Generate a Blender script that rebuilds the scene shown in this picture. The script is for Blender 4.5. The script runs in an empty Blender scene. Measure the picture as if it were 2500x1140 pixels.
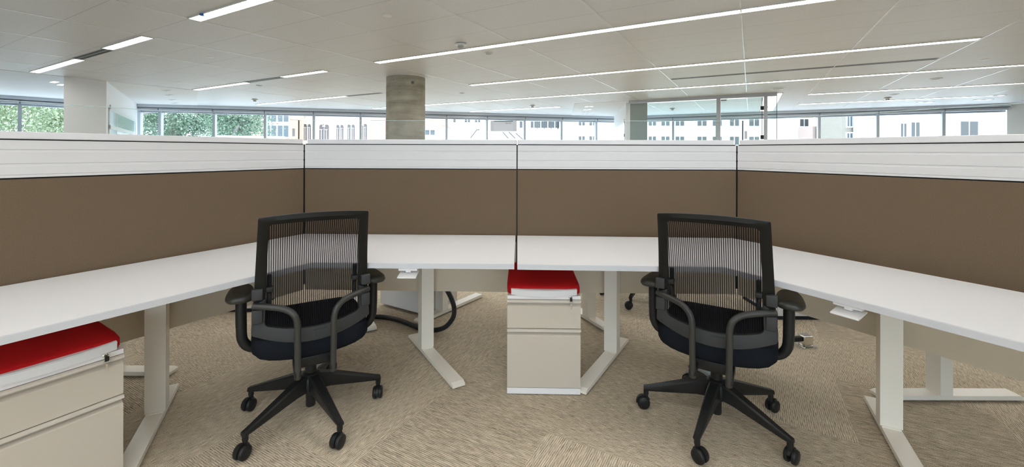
import bpy, bmesh, math, random
from mathutils import Vector, Matrix
PI = math.pi
random.seed(7)
SC = bpy.context.scene
COL = SC.collection

# ---------------------------------------------------------------- camera
CAM_H = 1.28
FPX = 1030.0                                  # focal length in pixels of the 2500 px wide frame
cd = bpy.data.cameras.new('camera')
cam = bpy.data.objects.new('camera', cd)
COL.objects.link(cam)
cd.sensor_fit = 'HORIZONTAL'
cd.sensor_width = 36.0
cd.lens = 36.0 * FPX / 2500.0
cd.shift_y = -(570.0 - 369.5) / 2500.0
cd.clip_start = 0.05
cd.clip_end = 400.0
cam.location = (0.0, 0.0, CAM_H)
cam.rotation_euler = (math.radians(90.0), math.radians(-0.17), 0.0)
SC.camera = cam

# ---------------------------------------------------------------- world, sun, exposure
wd = bpy.data.worlds.new('sky')
SC.world = wd
wd.use_nodes = True
bg = wd.node_tree.nodes['Background']
bg.inputs[0].default_value = (0.64, 0.80, 1.0, 1)
bg.inputs[1].default_value = 6.2
sd = bpy.data.lights.new('sun', 'SUN')
sd.energy = 3.2
sd.color = (1.0, 0.95, 0.88)
sd.angle = math.radians(2.0)
sun = bpy.data.objects.new('sun', sd)
COL.objects.link(sun)
sun.rotation_euler = Vector((-0.35, 0.75, -0.85)).to_track_quat('-Z', 'Y').to_euler()
LAMP = 22.5                                   # radiance of the ceiling strips
SC.view_settings.view_transform = 'Standard'
SC.view_settings.look = 'None'
SC.view_settings.exposure = 0.0
SC.view_settings.gamma = 1.0
SC.view_settings.use_curve_mapping = False
SC.cycles.max_bounces = 10
SC.cycles.transparent_max_bounces = 16
SC.cycles.sample_clamp_indirect = 6.0

# ---------------------------------------------------------------- materials
def nmat(name):
    m = bpy.data.materials.new(name)
    m.use_nodes = True
    return m, m.node_tree.nodes, m.node_tree.links, m.node_tree.nodes['Principled BSDF']

def mat(name, c, rough=0.5, metal=0.0, spec=0.5, bump=0.0, bscale=200.0, var=0.0, vscale=20.0):
    m, N, L, p = nmat(name)
    p.inputs['Base Color'].default_value = (*c, 1)
    p.inputs['Roughness'].default_value = rough
    p.inputs['Metallic'].default_value = metal
    p.inputs['Specular IOR Level'].default_value = spec
    if bump or var:
        tc = N.new('ShaderNodeTexCoord')
    if bump:
        n = N.new('ShaderNodeTexNoise'); n.inputs['Scale'].default_value = bscale; n.inputs['Detail'].default_value = 3
        b = N.new('ShaderNodeBump'); b.inputs['Strength'].default_value = bump; b.inputs['Distance'].default_value = 0.002
        L.new(tc.outputs['Object'], n.inputs['Vector']); L.new(n.outputs['Fac'], b.inputs['Height']); L.new(b.outputs['Normal'], p.inputs['Normal'])
    if var:
        n2 = N.new('ShaderNodeTexNoise'); n2.inputs['Scale'].default_value = vscale; n2.inputs['Detail'].default_value = 4
        r = N.new('ShaderNodeMapRange'); r.inputs['From Min'].default_value = 0.3; r.inputs['From Max'].default_value = 0.7
        r.inputs['To Min'].default_value = 1 - var; r.inputs['To Max'].default_value = 1 + var
        h = N.new('ShaderNodeMix'); h.data_type = 'RGBA'; h.blend_type = 'MULTIPLY'; h.inputs['Factor'].default_value = 1
        h.inputs['A'].default_value = (*c, 1)
        L.new(tc.outputs['Object'], n2.inputs['Vector']); L.new(n2.outputs['Fac'], r.inputs['Value'])
        L.new(r.outputs['Result'], h.inputs['B']); L.new(h.outputs['Result'], p.inputs['Base Color'])
    return m

def emit(name, c, s):
    m, N, L, p = nmat(name)
    N.remove(p)
    e = N.new('ShaderNodeEmission'); e.inputs[0].default_value = (*c, 1); e.inputs[1].default_value = s
    L.new(e.outputs[0], N['Material Output'].inputs['Surface'])
    return m

def glassy(name, tint, gloss=0.12, rough=0.02):
    """thin clear sheet: mostly transparent with a fresnel mirror"""
    m, N, L, p = nmat(name)
    N.remove(p)
    t = N.new('ShaderNodeBsdfTransparent'); t.inputs[0].default_value = (*tint, 1)
    g = N.new('ShaderNodeBsdfGlossy'); g.inputs['Roughness'].default_value = rough
    f = N.new('ShaderNodeFresnel'); f.inputs[0].default_value = 1.35
    mu = N.new('ShaderNodeMath'); mu.operation = 'MULTIPLY'; mu.inputs[1].default_value = gloss * 5
    mx = N.new('ShaderNodeMixShader')
    L.new(f.outputs[0], mu.inputs[0]); L.new(mu.outputs[0], mx.inputs[0])
    L.new(t.outputs[0], mx.inputs[1]); L.new(g.outputs[0], mx.inputs[2])
    L.new(mx.outputs[0], N['Material Output'].inputs['Surface'])
    return m

GA = math.radians(29.5)                        # the ceiling and carpet grid against the view
GX, GY = math.sin(GA), math.cos(GA)            # direction of the T-bars
CX_, CY_ = math.cos(GA), -math.sin(GA)         # direction of the light rows
def gc(g, c):
    return (g * GX + c * CX_, g * GY + c * CY_)

def mathn(N, L, op, a, b=None, c=None):
    n = N.new('ShaderNodeMath'); n.operation = op
    for i, v in enumerate((a, b, c)):
        if v is None: continue
        if isinstance(v, (int, float)): n.inputs[i].default_value = v
        else: L.new(v, n.inputs[i])
    return n.outputs[0]

def dotn(N, L, vec, d):
    n = N.new('ShaderNodeVectorMath'); n.operation = 'DOT_PRODUCT'
    L.new(vec, n.inputs[0]); n.inputs[1].default_value = d
    return n.outputs['Value']

def carpet_mat():
    m, N, L, p = nmat('carpet_tiles')
    tc = N.new('ShaderNodeTexCoord')
    u = dotn(N, L, tc.outputs['Object'], (CX_, CY_, 0)); v = dotn(N, L, tc.outputs['Object'], (GX, GY, 0))
    us = mathn(N, L, 'MULTIPLY_ADD', u, 1 / 0.61, 0.31); vs = mathn(N, L, 'MULTIPLY_ADD', v, 1 / 0.61, 0.12)
    cell = N.new('ShaderNodeCombineXYZ')
    L.new(mathn(N, L, 'FLOOR', us), cell.inputs[0]); L.new(mathn(N, L, 'FLOOR', vs), cell.inputs[1])
    wn = N.new('ShaderNodeTexWhiteNoise'); L.new(cell.outputs[0], wn.inputs['Vector'])
    flip = mathn(N, L, 'GREATER_THAN', wn.outputs['Value'], 0.5)
    inv = mathn(N, L, 'SUBTRACT', 1.0, flip)
    a = mathn(N, L, 'ADD', mathn(N, L, 'MULTIPLY', u, flip), mathn(N, L, 'MULTIPLY', v, inv))
    b = mathn(N, L, 'ADD', mathn(N, L, 'MULTIPLY', v, flip), mathn(N, L, 'MULTIPLY', u, inv))
    cx = N.new('ShaderNodeCombineXYZ'); L.new(mathn(N, L, 'MULTIPLY', a, 430.0), cx.inputs[0]); L.new(mathn(N, L, 'MULTIPLY', b, 26.0), cx.inputs[1])
    L.new(mathn(N, L, 'MULTIPLY', wn.outputs['Value'], 40.0), cx.inputs[2])
    st = N.new('ShaderNodeTexNoise'); st.inputs['Scale'].default_value = 1.0; st.inputs['Detail'].default_value = 2.0; L.new(cx.outputs[0], st.inputs['Vector'])
    fz = N.new('ShaderNodeTexNoise'); fz.inputs['Scale'].default_value = 400.0; fz.inputs['Detail'].default_value = 2.0; L.new(tc.outputs['Object'], fz.inputs['Vector'])
    rib = mathn(N, L, 'SINE', mathn(N, L, 'MULTIPLY', a, 2 * PI / 0.0088))
    s = mathn(N, L, 'ADD', mathn(N, L, 'MULTIPLY', st.outputs['Fac'], 0.45), mathn(N, L, 'MULTIPLY', fz.outputs['Fac'], 0.55))
    s = mathn(N, L, 'ADD', s, mathn(N, L, 'MULTIPLY', rib, 0.05))
    tone = mathn(N, L, 'MULTIPLY_ADD', wn.outputs['Value'], 0.03, -0.015)
    s = mathn(N, L, 'ADD', s, tone)
    r = N.new('ShaderNodeValToRGB')
    r.color_ramp.elements[0].position = 0.36; r.color_ramp.elements[0].color = (0.155, 0.125, 0.085, 1)
    r.color_ramp.elements[1].position = 0.64; r.color_ramp.elements[1].color = (0.93, 0.795, 0.60, 1)
    L.new(s, r.inputs[0]); L.new(r.outputs[0], p.inputs['Base Color'])
    p.inputs['Roughness'].default_value = 0.95; p.inputs['Specular IOR Level'].default_value = 0.1
    bm_ = N.new('ShaderNodeBump'); bm_.inputs['Strength'].default_value = 0.5; bm_.inputs['Distance'].default_value = 0.003
    L.new(s, bm_.inputs['Height']); L.new(bm_.outputs['Normal'], p.inputs['Normal'])
    return m

def ceiling_mat():
    m, N, L, p = nmat('acoustic_tile')
    tc = N.new('ShaderNodeTexCoord')
    g = dotn(N, L, tc.outputs['Object'], (GX, GY, 0))
    f = mathn(N, L, 'FRACT', mathn(N, L, 'MULTIPLY_ADD', g, 1 / 0.606, -(4.53 / 0.606) + 0.5 + 40.0))
    d = mathn(N, L, 'ABSOLUTE', mathn(N, L, 'SUBTRACT', f, 0.5))
    line = mathn(N, L, 'LESS_THAN', d, 0.0045)
    n = N.new('ShaderNodeTexNoise'); n.inputs['Scale'].default_value = 90.0; n.inputs['Detail'].default_value = 3; L.new(tc.outputs['Object'], n.inputs['Vector'])
    r = N.new('ShaderNodeValToRGB')
    r.color_ramp.elements[0].position = 0.35; r.color_ramp.elements[0].color = (0.70, 0.71, 0.73, 1)
    r.color_ramp.elements[1].position = 0.65; r.color_ramp.elements[1].color = (0.76, 0.77, 0.79, 1)
    L.new(n.outputs['Fac'], r.inputs[0])
    mx = N.new('ShaderNodeMix'); mx.data_type = 'RGBA'; L.new(line, mx.inputs['Factor'])
    L.new(r.outputs[0], mx.inputs['A']); mx.inputs['B'].default_value = (0.45, 0.45, 0.45, 1)
    L.new(mx.outputs['Result'], p.inputs['Base Color'])
    p.inputs['Roughness'].default_value = 0.5; p.inputs['Specular IOR Level'].default_value = 0.5
    return m

def mesh_fabric_mat():
    m, N, L, p = nmat('striped_mesh')
    N.remove(p)
    tc = N.new('ShaderNodeTexCoord')
    sx = N.new('ShaderNodeSeparateXYZ'); L.new(tc.outputs['Object'], sx.inputs[0])
    f = mathn(N, L, 'FRACT', mathn(N, L, 'MULTIPLY_ADD', sx.outputs[0], 1 / 0.0084, 60.0))
    slit = mathn(N, L, 'LESS_THAN', f, 0.31)
    # fine cross knit in the dark yarn bands
    fz = mathn(N, L, 'FRACT', mathn(N, L, 'MULTIPLY', sx.outputs[2], 1 / 0.0036))
    fx = mathn(N, L, 'FRACT', mathn(N, L, 'MULTIPLY_ADD', sx.outputs[0], 1 / 0.0028, 60.0))
    hole = mathn(N, L, 'MULTIPLY', mathn(N, L, 'LESS_THAN', fz, 0.52), mathn(N, L, 'LESS_THAN', fx, 0.52))
    open_ = mathn(N, L, 'ADD', mathn(N, L, 'MULTIPLY', slit, 0.90), mathn(N, L, 'MULTIPLY', mathn(N, L, 'SUBTRACT', 1.0, slit), mathn(N, L, 'MULTIPLY_ADD', hole, 0.38, 0.03)))
    t = N.new('ShaderNodeBsdfTransparent')
    d = N.new('ShaderNodeBsdfDiffuse'); d.inputs[0].default_value = (0.012, 0.012, 0.013, 1)
    mx = N.new('ShaderNodeMixShader'); L.new(open_, mx.inputs[0]); L.new(d.outputs[0], mx.inputs[1]); L.new(t.outputs[0], mx.inputs[2])
    L.new(mx.outputs[0], N['Material Output'].inputs['Surface'])
    return m

def leaf_mat(name, c1, c2):
    m, N, L, p = nmat(name)
    g = N.new('ShaderNodeNewGeometry')
    r = N.new('ShaderNodeValToRGB')
    r.color_ramp.elements[0].color = (*c1, 1); r.color_ramp.elements[1].color = (*c2, 1)
    L.new(g.outputs['Random Per Island'], r.inputs[0]); L.new(r.outputs[0], p.inputs['Base Color'])
    p.inputs['Roughness'].default_value = 0.5
    tr = N.new('ShaderNodeBsdfTranslucent'); L.new(r.outputs[0], tr.inputs[0])
    mx = N.new('ShaderNodeMixShader'); mx.inputs[0].default_value = 0.4
    L.new(p.outputs[0], mx.inputs[1]); L.new(tr.outputs[0], mx.inputs[2]); L.new(mx.outputs[0], N['Material Output'].inputs['Surface'])
    return m

def concrete_mat():
    m, N, L, p = nmat('concrete')
    tc = N.new('ShaderNodeTexCoord')
    n = N.new('ShaderNodeTexNoise'); n.inputs['Scale'].default_value = 3.0; n.inputs['Detail'].default_value = 8; L.new(tc.outputs['Object'], n.inputs['Vector'])
    mp = N.new('ShaderNodeMapping'); mp.inputs['Scale'].default_value = (1.2, 1.2, 9.0); L.new(tc.outputs['Object'], mp.inputs[0])
    n2 = N.new('ShaderNodeTexNoise'); n2.inputs['Scale'].default_value = 1.6; n2.inputs['Detail'].default_value = 5; L.new(mp.outputs[0], n2.inputs['Vector'])
    v = N.new('ShaderNodeTexVoronoi'); v.inputs['Scale'].default_value = 11.0; L.new(tc.outputs['Object'], v.inputs['Vector'])
    pit = mathn(N, L, 'LESS_THAN', v.outputs['Distance'], 0.09)
    s = mathn(N, L, 'ADD', mathn(N, L, 'MULTIPLY', n.outputs['Fac'], 0.55), mathn(N, L, 'MULTIPLY', n2.outputs['Fac'], 0.45))
    r = N.new('ShaderNodeValToRGB')
    r.color_ramp.elements[0].position = 0.35; r.color_ramp.elements[0].color = (0.25, 0.23, 0.17, 1)
    r.color_ramp.elements[1].position = 0.65; r.color_ramp.elements[1].color = (0.48, 0.45, 0.365, 1)
    L.new(s, r.inputs[0])
    mx = N.new('ShaderNodeMix'); mx.data_type = 'RGBA'; L.new(mathn(N, L, 'MULTIPLY', pit, 0.7), mx.inputs['Factor'])
    L.new(r.outputs[0], mx.inputs['A']); mx.inputs['B'].default_value = (0.12, 0.10, 0.075, 1)
    L.new(mx.outputs['Result'], p.inputs['Base Color'])
    p.inputs['Roughness'].default_value = 0.8
    return m

def brick_mat(name, c1, c2, mortar, scale=5.0):
    m, N, L, p = nmat(name)
    tc = N.new('ShaderNodeTexCoord')
    sx = N.new('ShaderNodeSeparateXYZ'); L.new(tc.outputs['Object'], sx.inputs[0])
    cb = N.new('ShaderNodeCombineXYZ'); L.new(mathn(N, L, 'ADD', sx.outputs[0], sx.outputs[1]), cb.inputs[0]); L.new(sx.outputs[2], cb.inputs[1])
    b = N.new('ShaderNodeTexBrick'); b.inputs['Scale'].default_value = scale
    b.inputs['Color1'].default_value = (*c1, 1); b.inputs['Color2'].default_value = (*c2, 1); b.inputs['Mortar'].default_value = (*mortar, 1)
    b.inputs['Mortar Size'].default_value = 0.012
    L.new(cb.outputs[0], b.inputs['Vector']); L.new(b.outputs['Color'], p.inputs['Base Color'])
    p.inputs['Roughness'].default_value = 0.9
    return m

M = {
    'carpet': carpet_mat(), 'ceiling': ceiling_mat(), 'mesh': mesh_fabric_mat(), 'concrete': concrete_mat(),
    'gypsum': mat('gypsum_paint', (0.84, 0.84, 0.84), 0.6, spec=0.3),
    'wall': mat('wall_paint', (0.82, 0.815, 0.80), 0.7, spec=0.3),
    'tbar': mat('tbar_metal', (0.80, 0.81, 0.82), 0.25),
    'laminate': mat('white_laminate', (0.80, 0.79, 0.785), 0.34, spec=0.4),
    'edge': mat('edge_band', (0.64, 0.645, 0.66), 0.4),
    'tile': mat('white_painted_steel', (0.72, 0.70, 0.685), 0.42),
    'cap': mat('cap_trim', (0.78, 0.765, 0.755), 0.38),
    'dark': mat('dark_reveal', (0.02, 0.017, 0.013), 0.7),
    'fabric': mat('panel_fabric', (0.160, 0.113, 0.072), 0.95, spec=0.12, bump=0.6, bscale=420.0, var=0.12, vscale=300.0),
    'kick': mat('beige_steel', (0.69, 0.59, 0.45), 0.32),
    'leg': mat('leg_enamel', (0.93, 0.87, 0.755), 0.3),
    'ped': mat('pedestal_beige', (0.62, 0.555, 0.46), 0.38),
    'pedlip': mat('pedestal_lip', (0.70, 0.645, 0.55), 0.35),
    'pedwhite': mat('pedestal_white', (0.90, 0.885, 0.87), 0.36),
    'red': mat('red_fabric', (0.60, 0.013, 0.016), 0.9, spec=0.15, bump=0.5, bscale=500.0, var=0.08, vscale=350.0),
    'black': mat('black_plastic', (0.013, 0.013, 0.013), 0.42, spec=0.35),
    'frame': mat('chair_frame_plastic', (0.011, 0.011, 0.009), 0.5, spec=0.22),
    'lower': mat('chair_lower_plastic', (0.030, 0.031, 0.031), 0.55, bump=0.3, bscale=900.0),  # dark grey plastic, its colour lightened for light caught by the tilted rim
    'tube': mat('chair_tube', (0.036, 0.035, 0.031), 0.42),
    'pad': mat('arm_pad_urethane', (0.040, 0.039, 0.032), 0.38, bump=0.15, bscale=700.0),
    'seat': mat('seat_fabric', (0.011, 0.013, 0.017), 0.9, spec=0.1, bump=0.4, bscale=600.0),
    'chrome': mat('chrome', (0.75, 0.74, 0.70), 0.18, metal=1.0),
    'cable': mat('cable_rubber', (0.012, 0.013, 0.016), 0.4),
    'yellow': mat('yellow_cable', (0.55, 0.40, 0.03), 0.5),
    'screen': glassy('clear_screen', (0.985, 0.995, 0.99), 0.05),
    'glassedge': mat('glass_edge', (0.55, 0.68, 0.64), 0.15),
    'pane': glassy('window_pane', (0.97, 0.99, 0.98), 0.04),
    'room_glass': glassy('partition_glass', (0.90, 0.955, 0.94), 0.10),
    'alu': mat('grey_aluminium', (0.50, 0.52, 0.56), 0.45),
    'shade': mat('shade_box', (0.62, 0.65, 0.70), 0.5),
    'shadedark': mat('shade_gap', (0.10, 0.11, 0.13), 0.6),
    'darkpost': mat('dark_post', (0.03, 0.03, 0.05), 0.3),
    'lamp': emit('lamp_strip', (1.0, 0.995, 0.985), LAMP),
    'trim': mat('lamp_trim', (0.62, 0.61, 0.58), 0.4),
    'louver': mat('lamp_louver', (0.88, 0.86, 0.80), 0.3),
    'slot': mat('diffuser_slot', (0.008, 0.009, 0.012), 0.6),
    'device': mat('white_device', (0.80, 0.80, 0.79), 0.4),
    'devicegrey': mat('grey_device', (0.42, 0.43, 0.44), 0.5),
    'greyglass': mat('back_painted_glass', (0.30, 0.36, 0.34), 0.15),
    'board': mat('glass_board', (0.62, 0.73, 0.75), 0.06, spec=0.9),
    'green': mat('green_stripe', (0.035, 0.19, 0.12), 0.5),
    'boxgrey': mat('sign_box_grey', (0.60, 0.60, 0.61), 0.5),
    'boxgrey2': mat('label_band_grey', (0.54, 0.55, 0.57), 0.5),
    'ink': mat('grey_ink', (0.14, 0.14, 0.15), 0.6),
    'tape': mat('blue_tape', (0.03, 0.14, 0.42), 0.5),
    'down': emit('downlight_lens', (1.0, 0.96, 0.9), 7.0),
    'leafA': leaf_mat('leaves_pale', (0.13, 0.18, 0.09), (0.40, 0.44, 0.27)),
    'leafB': leaf_mat('leaves_teal', (0.075, 0.13, 0.085), (0.30, 0.38, 0.27)),
    'bark': mat('bark', (0.16, 0.14, 0.13), 0.9),
    'bwhite': mat('white_render', (0.82, 0.82, 0.80), 0.9),
    'cream': mat('cream_stone', (0.74, 0.68, 0.58), 0.9, var=0.05, vscale=2.0),
    'orange': brick_mat('orange_brick', (0.42, 0.27, 0.20), (0.46, 0.31, 0.24), (0.42, 0.35, 0.30)),
    'pink': brick_mat('pink_brick', (0.36, 0.25, 0.215), (0.39, 0.275, 0.24), (0.36, 0.30, 0.27)),
    'beige': brick_mat('beige_brick', (0.25, 0.215, 0.175), (0.28, 0.24, 0.20), (0.25, 0.22, 0.18), 3.0),
    'winglass': mat('facade_glass', (0.10, 0.11, 0.12), 0.4, spec=0.2),
    'winpale': mat('blind_glass', (0.075, 0.072, 0.07), 0.5, spec=0.2),
    'arch': mat('arch_window_grey', (0.125, 0.105, 0.11), 0.6),  # lilac grey of the arched windows
    'asphalt': mat('pale_paving', (0.58, 0.58, 0.57), 0.95),
    'roof': mat('roof_tile', (0.58, 0.30, 0.22), 0.8),
    'white': mat('white_gloss', (0.82, 0.82, 0.82), 0.3),
}

# ---------------------------------------------------------------- mesh helpers
class MB:
    def __init__(s):
        s.v = []; s.f = []
    def add(s, vs, fs):
        o = len(s.v); s.v += [tuple(p) for p in vs]; s.f += [tuple(i + o for i in f) for f in fs]; return s
    def box(s, x0, x1, y0, y1, z0, z1, bev=0.0):
        if bev > 0:
            bm = bmesh.new()
            bmesh.ops.create_cube(bm, size=1.0)
            for v in bm.verts:
                v.co = ((x0 + x1) / 2 + v.co.x * (x1 - x0), (y0 + y1) / 2 + v.co.y * (y1 - y0), (z0 + z1) / 2 + v.co.z * (z1 - z0))
            bmesh.ops.bevel(bm, geom=bm.edges[:], offset=bev, segments=3, profile=0.5, affect='EDGES')
            bm.verts.index_update()
            s.add([v.co[:] for v in bm.verts], [[v.index for v in f.verts] for f in bm.faces]); bm.free(); return s
        vs = [(x, y, z) for z in (z0, z1) for x, y in ((x0, y0), (x1, y0), (x1, y1), (x0, y1))]
        return s.add(vs, [(3, 2, 1, 0), (4, 5, 6, 7), (0, 1, 5, 4), (1, 2, 6, 5), (2, 3, 7, 6), (3, 0, 4, 7)])
    def prism(s, poly, z0, z1):
        a = sum(poly[i][0] * poly[(i + 1) % len(poly)][1] - poly[(i + 1) % len(poly)][0] * poly[i][1] for i in range(len(poly)))
        if a < 0: poly = poly[::-1]
        n = len(poly)
        vs = [(x, y, z0) for x, y in poly] + [(x, y, z1) for x, y in poly]
        return s.add(vs, [tuple(range(n - 1, -1, -1)), tuple(range(n, 2 * n))] + [(i, (i + 1) % n, n + (i + 1) % n, n + i) for i in range(n)])
    def ob(s, o, ux, uy, lx, ly, z0, z1):
        """box on plan: corner o, unit axes ux, uy, lengths lx, ly"""
        return s.prism([(o[0], o[1]), (o[0] + ux[0] * lx, o[1] + ux[1] * lx), (o[0] + ux[0] * lx + uy[0] * ly, o[1] + ux[1] * lx + uy[1] * ly), (o[0] + uy[0] * ly, o[1] + uy[1] * ly)], z0, z1)
    def profx(s, prof, x0, x1):
        """profile of (y, z) points extruded along x"""
        n = len(prof)
        vs = [(x0, y, z) for y, z in prof] + [(x1, y, z) for y, z in prof]
        return s.add(vs, [tuple(range(n)), tuple(range(2 * n - 1, n - 1, -1))] + [(n + i, n + (i + 1) % n, (i + 1) % n, i) for i in range(n)])
    def cyl(s, p, q, r, n=16, r2=None):
        p = Vector(p); q = Vector(q); d = (q - p).normalized()
        a = d.orthogonal().normalized(); b = d.cross(a)
        r2 = r if r2 is None else r2
        vs = [p + (a * math.cos(t) + b * math.sin(t)) * r for t in (2 * PI * i / n for i in range(n))]
        vs += [q + (a * math.cos(t) + b * math.sin(t)) * r2 for t in (2 * PI * i / n for i in range(n))]
        return s.add(vs, [tuple(range(n - 1, -1, -1)), tuple(range(n, 2 * n))] + [(i, (i + 1) % n, n + (i + 1) % n, n + i) for i in range(n)])
    def lathe(s, prof, c=(0, 0, 0), axis=(0, 0, 1), n=24):
        """prof: (radius, height) along axis"""
        d = Vector(axis).normalized(); a = d.orthogonal().normalized(); b = d.cross(a); c = Vector(c)
        vs = []; m = len(prof)
        for r, h in prof:
            for i in range(n):
                t = 2 * PI * i / n
                vs.append(c + d * h + (a * math.cos(t) + b * math.sin(t)) * max(r, 1e-5))
        fs = [(j * n + i, j * n + (i + 1) % n, (j + 1) * n + (i + 1) % n, (j + 1) * n + i) for j in range(m - 1) for i in range(n)]
        fs += [tuple(range(n - 1, -1, -1)), tuple(range((m - 1) * n, m * n))]
        return s.add(vs, fs)
    def tube(s, pts, r, n=12, sm=6):
        P = [Vector(p) for p in pts]
        # catmull-rom smoothing
        Q = []
        for i in range(len(P) - 1):
            p0 = P[max(i - 1, 0)]; p1 = P[i]; p2 = P[i + 1]; p3 = P[min(i + 2, len(P) - 1)]
            for k in range(sm):
                t = k / sm
                Q.append(0.5 * ((2 * p1) + (p2 - p0) * t + (2 * p0 - 5 * p1 + 4 * p2 - p3) * t * t + (3 * p1 - p0 - 3 * p2 + p3) * t ** 3))
        Q.append(P[-1])
        vs = []; up = None
        for i, q in enumerate(Q):
            d = (Q[min(i + 1, len(Q) - 1)] - Q[max(i - 1, 0)]).normalized()
            if up is None: up = d.orthogonal().normalized()
            up = (up - d * up.dot(d)).normalized(); b = d.cross(up)
            rr = r[min(int(i / sm), len(r) - 1)] if isinstance(r, (list, tuple)) else r
            vs += [q + (up * math.cos(2 * PI * j / n) + b * math.sin(2 * PI * j / n)) * rr for j in range(n)]
        m = len(Q)
        fs = [(i * n + j, i * n + (j + 1) % n, (i + 1) * n + (j + 1) % n, (i + 1) * n + j) for i in range(m - 1) for j in range(n)]
        fs += [tuple(range(n - 1, -1, -1)), tuple(range((m - 1) * n, m * n))]
        return s.add(vs, fs)
    def loft(s, rings, cap=True):
        n = len(rings[0]); m = len(rings); vs = [p for r in rings for p in r]
        fs = [(i * n + j, i * n + (j + 1) % n, (i + 1) * n + (j + 1) % n, (i + 1) * n + j) for i in range(m - 1) for j in range(n)]
        if cap: fs += [tuple(range(n - 1, -1, -1)), tuple(range((m - 1) * n, m * n))]
        return s.add(vs, fs)
    def build(s, name, m, parent=None, smooth=False, angle=40):
        me = bpy.data.meshes.new(name)
        me.from_pydata(s.v, [], s.f); me.validate()
        bm = bmesh.new(); bm.from_mesh(me); bmesh.ops.recalc_face_normals(bm, faces=bm.faces); bm.to_mesh(me); bm.free()
        me.materials.append(m)
        if smooth:
            me.polygons.foreach_set('use_smooth', [True] * len(me.polygons))
            try: me.set_sharp_from_angle(angle=math.radians(angle))
            except Exception: pass
        o = bpy.data.objects.new(name, me); COL.objects.link(o)
        if parent is not None: o.parent = parent
        return o

def tag(o, label=None, cat=None, group=None, kind=None):
    if label: o['label'] = label
    if cat: o['category'] = cat
    if group: o['group'] = group
    if kind: o['kind'] = kind
    return o

def thing(name, label, cat, loc=(0, 0, 0), rz=0.0, group=None):
    o = bpy.data.objects.new(name, None); COL.objects.link(o)
    o.empty_display_size = 0.1
    o.location = loc; o.rotation_euler = (0, 0, rz)
    return tag(o, label, cat, group)

def copy_tree(o, parent=None):
    c = o.copy(); COL.objects.link(c); c.parent = parent
    for ch in list(o.children): copy_tree(ch, c)
    return c

def struct(o, label=None):
    return tag(o, label, None, None, 'structure')

def unit(dx, dy):
    l = math.hypot(dx, dy); return (dx / l, dy / l)
def isect(p, d, q, e):
    det = -d[0] * e[1] + e[0] * d[1]
    t = (-(q[0] - p[0]) * e[1] + e[0] * (q[1] - p[1])) / det
    return (p[0] + d[0] * t, p[1] + d[1] * t)

# ---------------------------------------------------------------- room shell
HC = 2.613                                     # ceiling height
F0a, F01, F12, F2b = (-17.0, 5.0), (-10.85, 12.27), (4.1, 16.2), (13.44, 11.46)
F2c = (15.2, 8.4)
ROOM = [F0a, F01, F12, F2b, F2c, (15.2, -6.0), (-17.0, -6.0)]
struct(MB().prism(ROOM, -0.30, 0.0).build('floor', M['carpet']))
struct(MB().prism(ROOM, HC, HC + 0.35).build('ceiling', M['ceiling']))
for nm, a, b in (('wall_right', F2b, F2c), ('wall_right_rear', F2c, (15.2, -6.0)), ('wall_rear', (15.2, -6.0), (4.0, -6.0)), ('wall_rear_left', (-4.0, -6.0), (-17.0, -6.0)), ('wall_left', (-17.0, -6.0), F0a)):
    u = unit(b[0] - a[0], b[1] - a[1]); nrm = (-u[1], u[0])
    cx, cy = (a[0] + b[0]) / 2, (a[1] + b[1]) / 2
    if nrm[0] * (cx + 1) + nrm[1] * (cy - 4) < 0: nrm = (-nrm[0], -nrm[1])
    struct(MB().ob(a, u, nrm, math.hypot(b[0] - a[0], b[1] - a[1]), 0.2, 0.0, HC + 0.3).build(nm, M['wall']))
# smooth painted ceiling bands along the facade
struct(MB().prism([(-6.977, 9.328), (-9.129, 12.237), (-9.4, 12.62), F01, F0a, (-17.0, -6.0), (-15.3, -5.6), (-8.273, 7.38)], HC - 0.005, HC).build('ceiling_band', M['gypsum']))
struct(MB().prism([(1.735, 11.72), (2.16, 15.27), (2.2, 15.66), (4.0, 16.1), (4.9, 15.7), (4.0, 13.3), (3.1, 11.5), (2.98, 11.06)], HC - 0.005, HC).build('ceiling_band', M['gypsum']))
# bright T-bars of the ceiling grid
SEGS = [(F0a, F01), (F01, F12), (F12, F2b), (F2b, F2c), (F2c, (15.2, -6.0)), ((15.2, -6.0), (-17.0, -6.0))]
tb = MB()
for k in range(-8, 9):
    c = -0.083 + 1.213 * k
    p = gc(0.0, c); hits = []
    for a, b in SEGS:
        e = (b[0] - a[0], b[1] - a[1])
        det = -GX * e[1] + e[0] * GY
        if abs(det) < 1e-6: continue
        t = (-(a[0] - p[0]) * e[1] + e[0] * (a[1] - p[1])) / det
        s_ = (GX * (a[1] - p[1]) - GY * (a[0] - p[0])) / det
        if 0 <= s_ <= 1: hits.append(t)
    if len(hits) < 2: continue
    g0, g1 = min(hits) + 0.05, max(hits) - 0.9
    if k == -3: g1 = min(g1, 12.0)
    tb.ob(gc(g0, c - 0.0065), (GX, GY), (CX_, CY_), g1 - g0, 0.013, HC - 0.0035, HC)
struct(tb.build('trim_1', M['tbar']))

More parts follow.
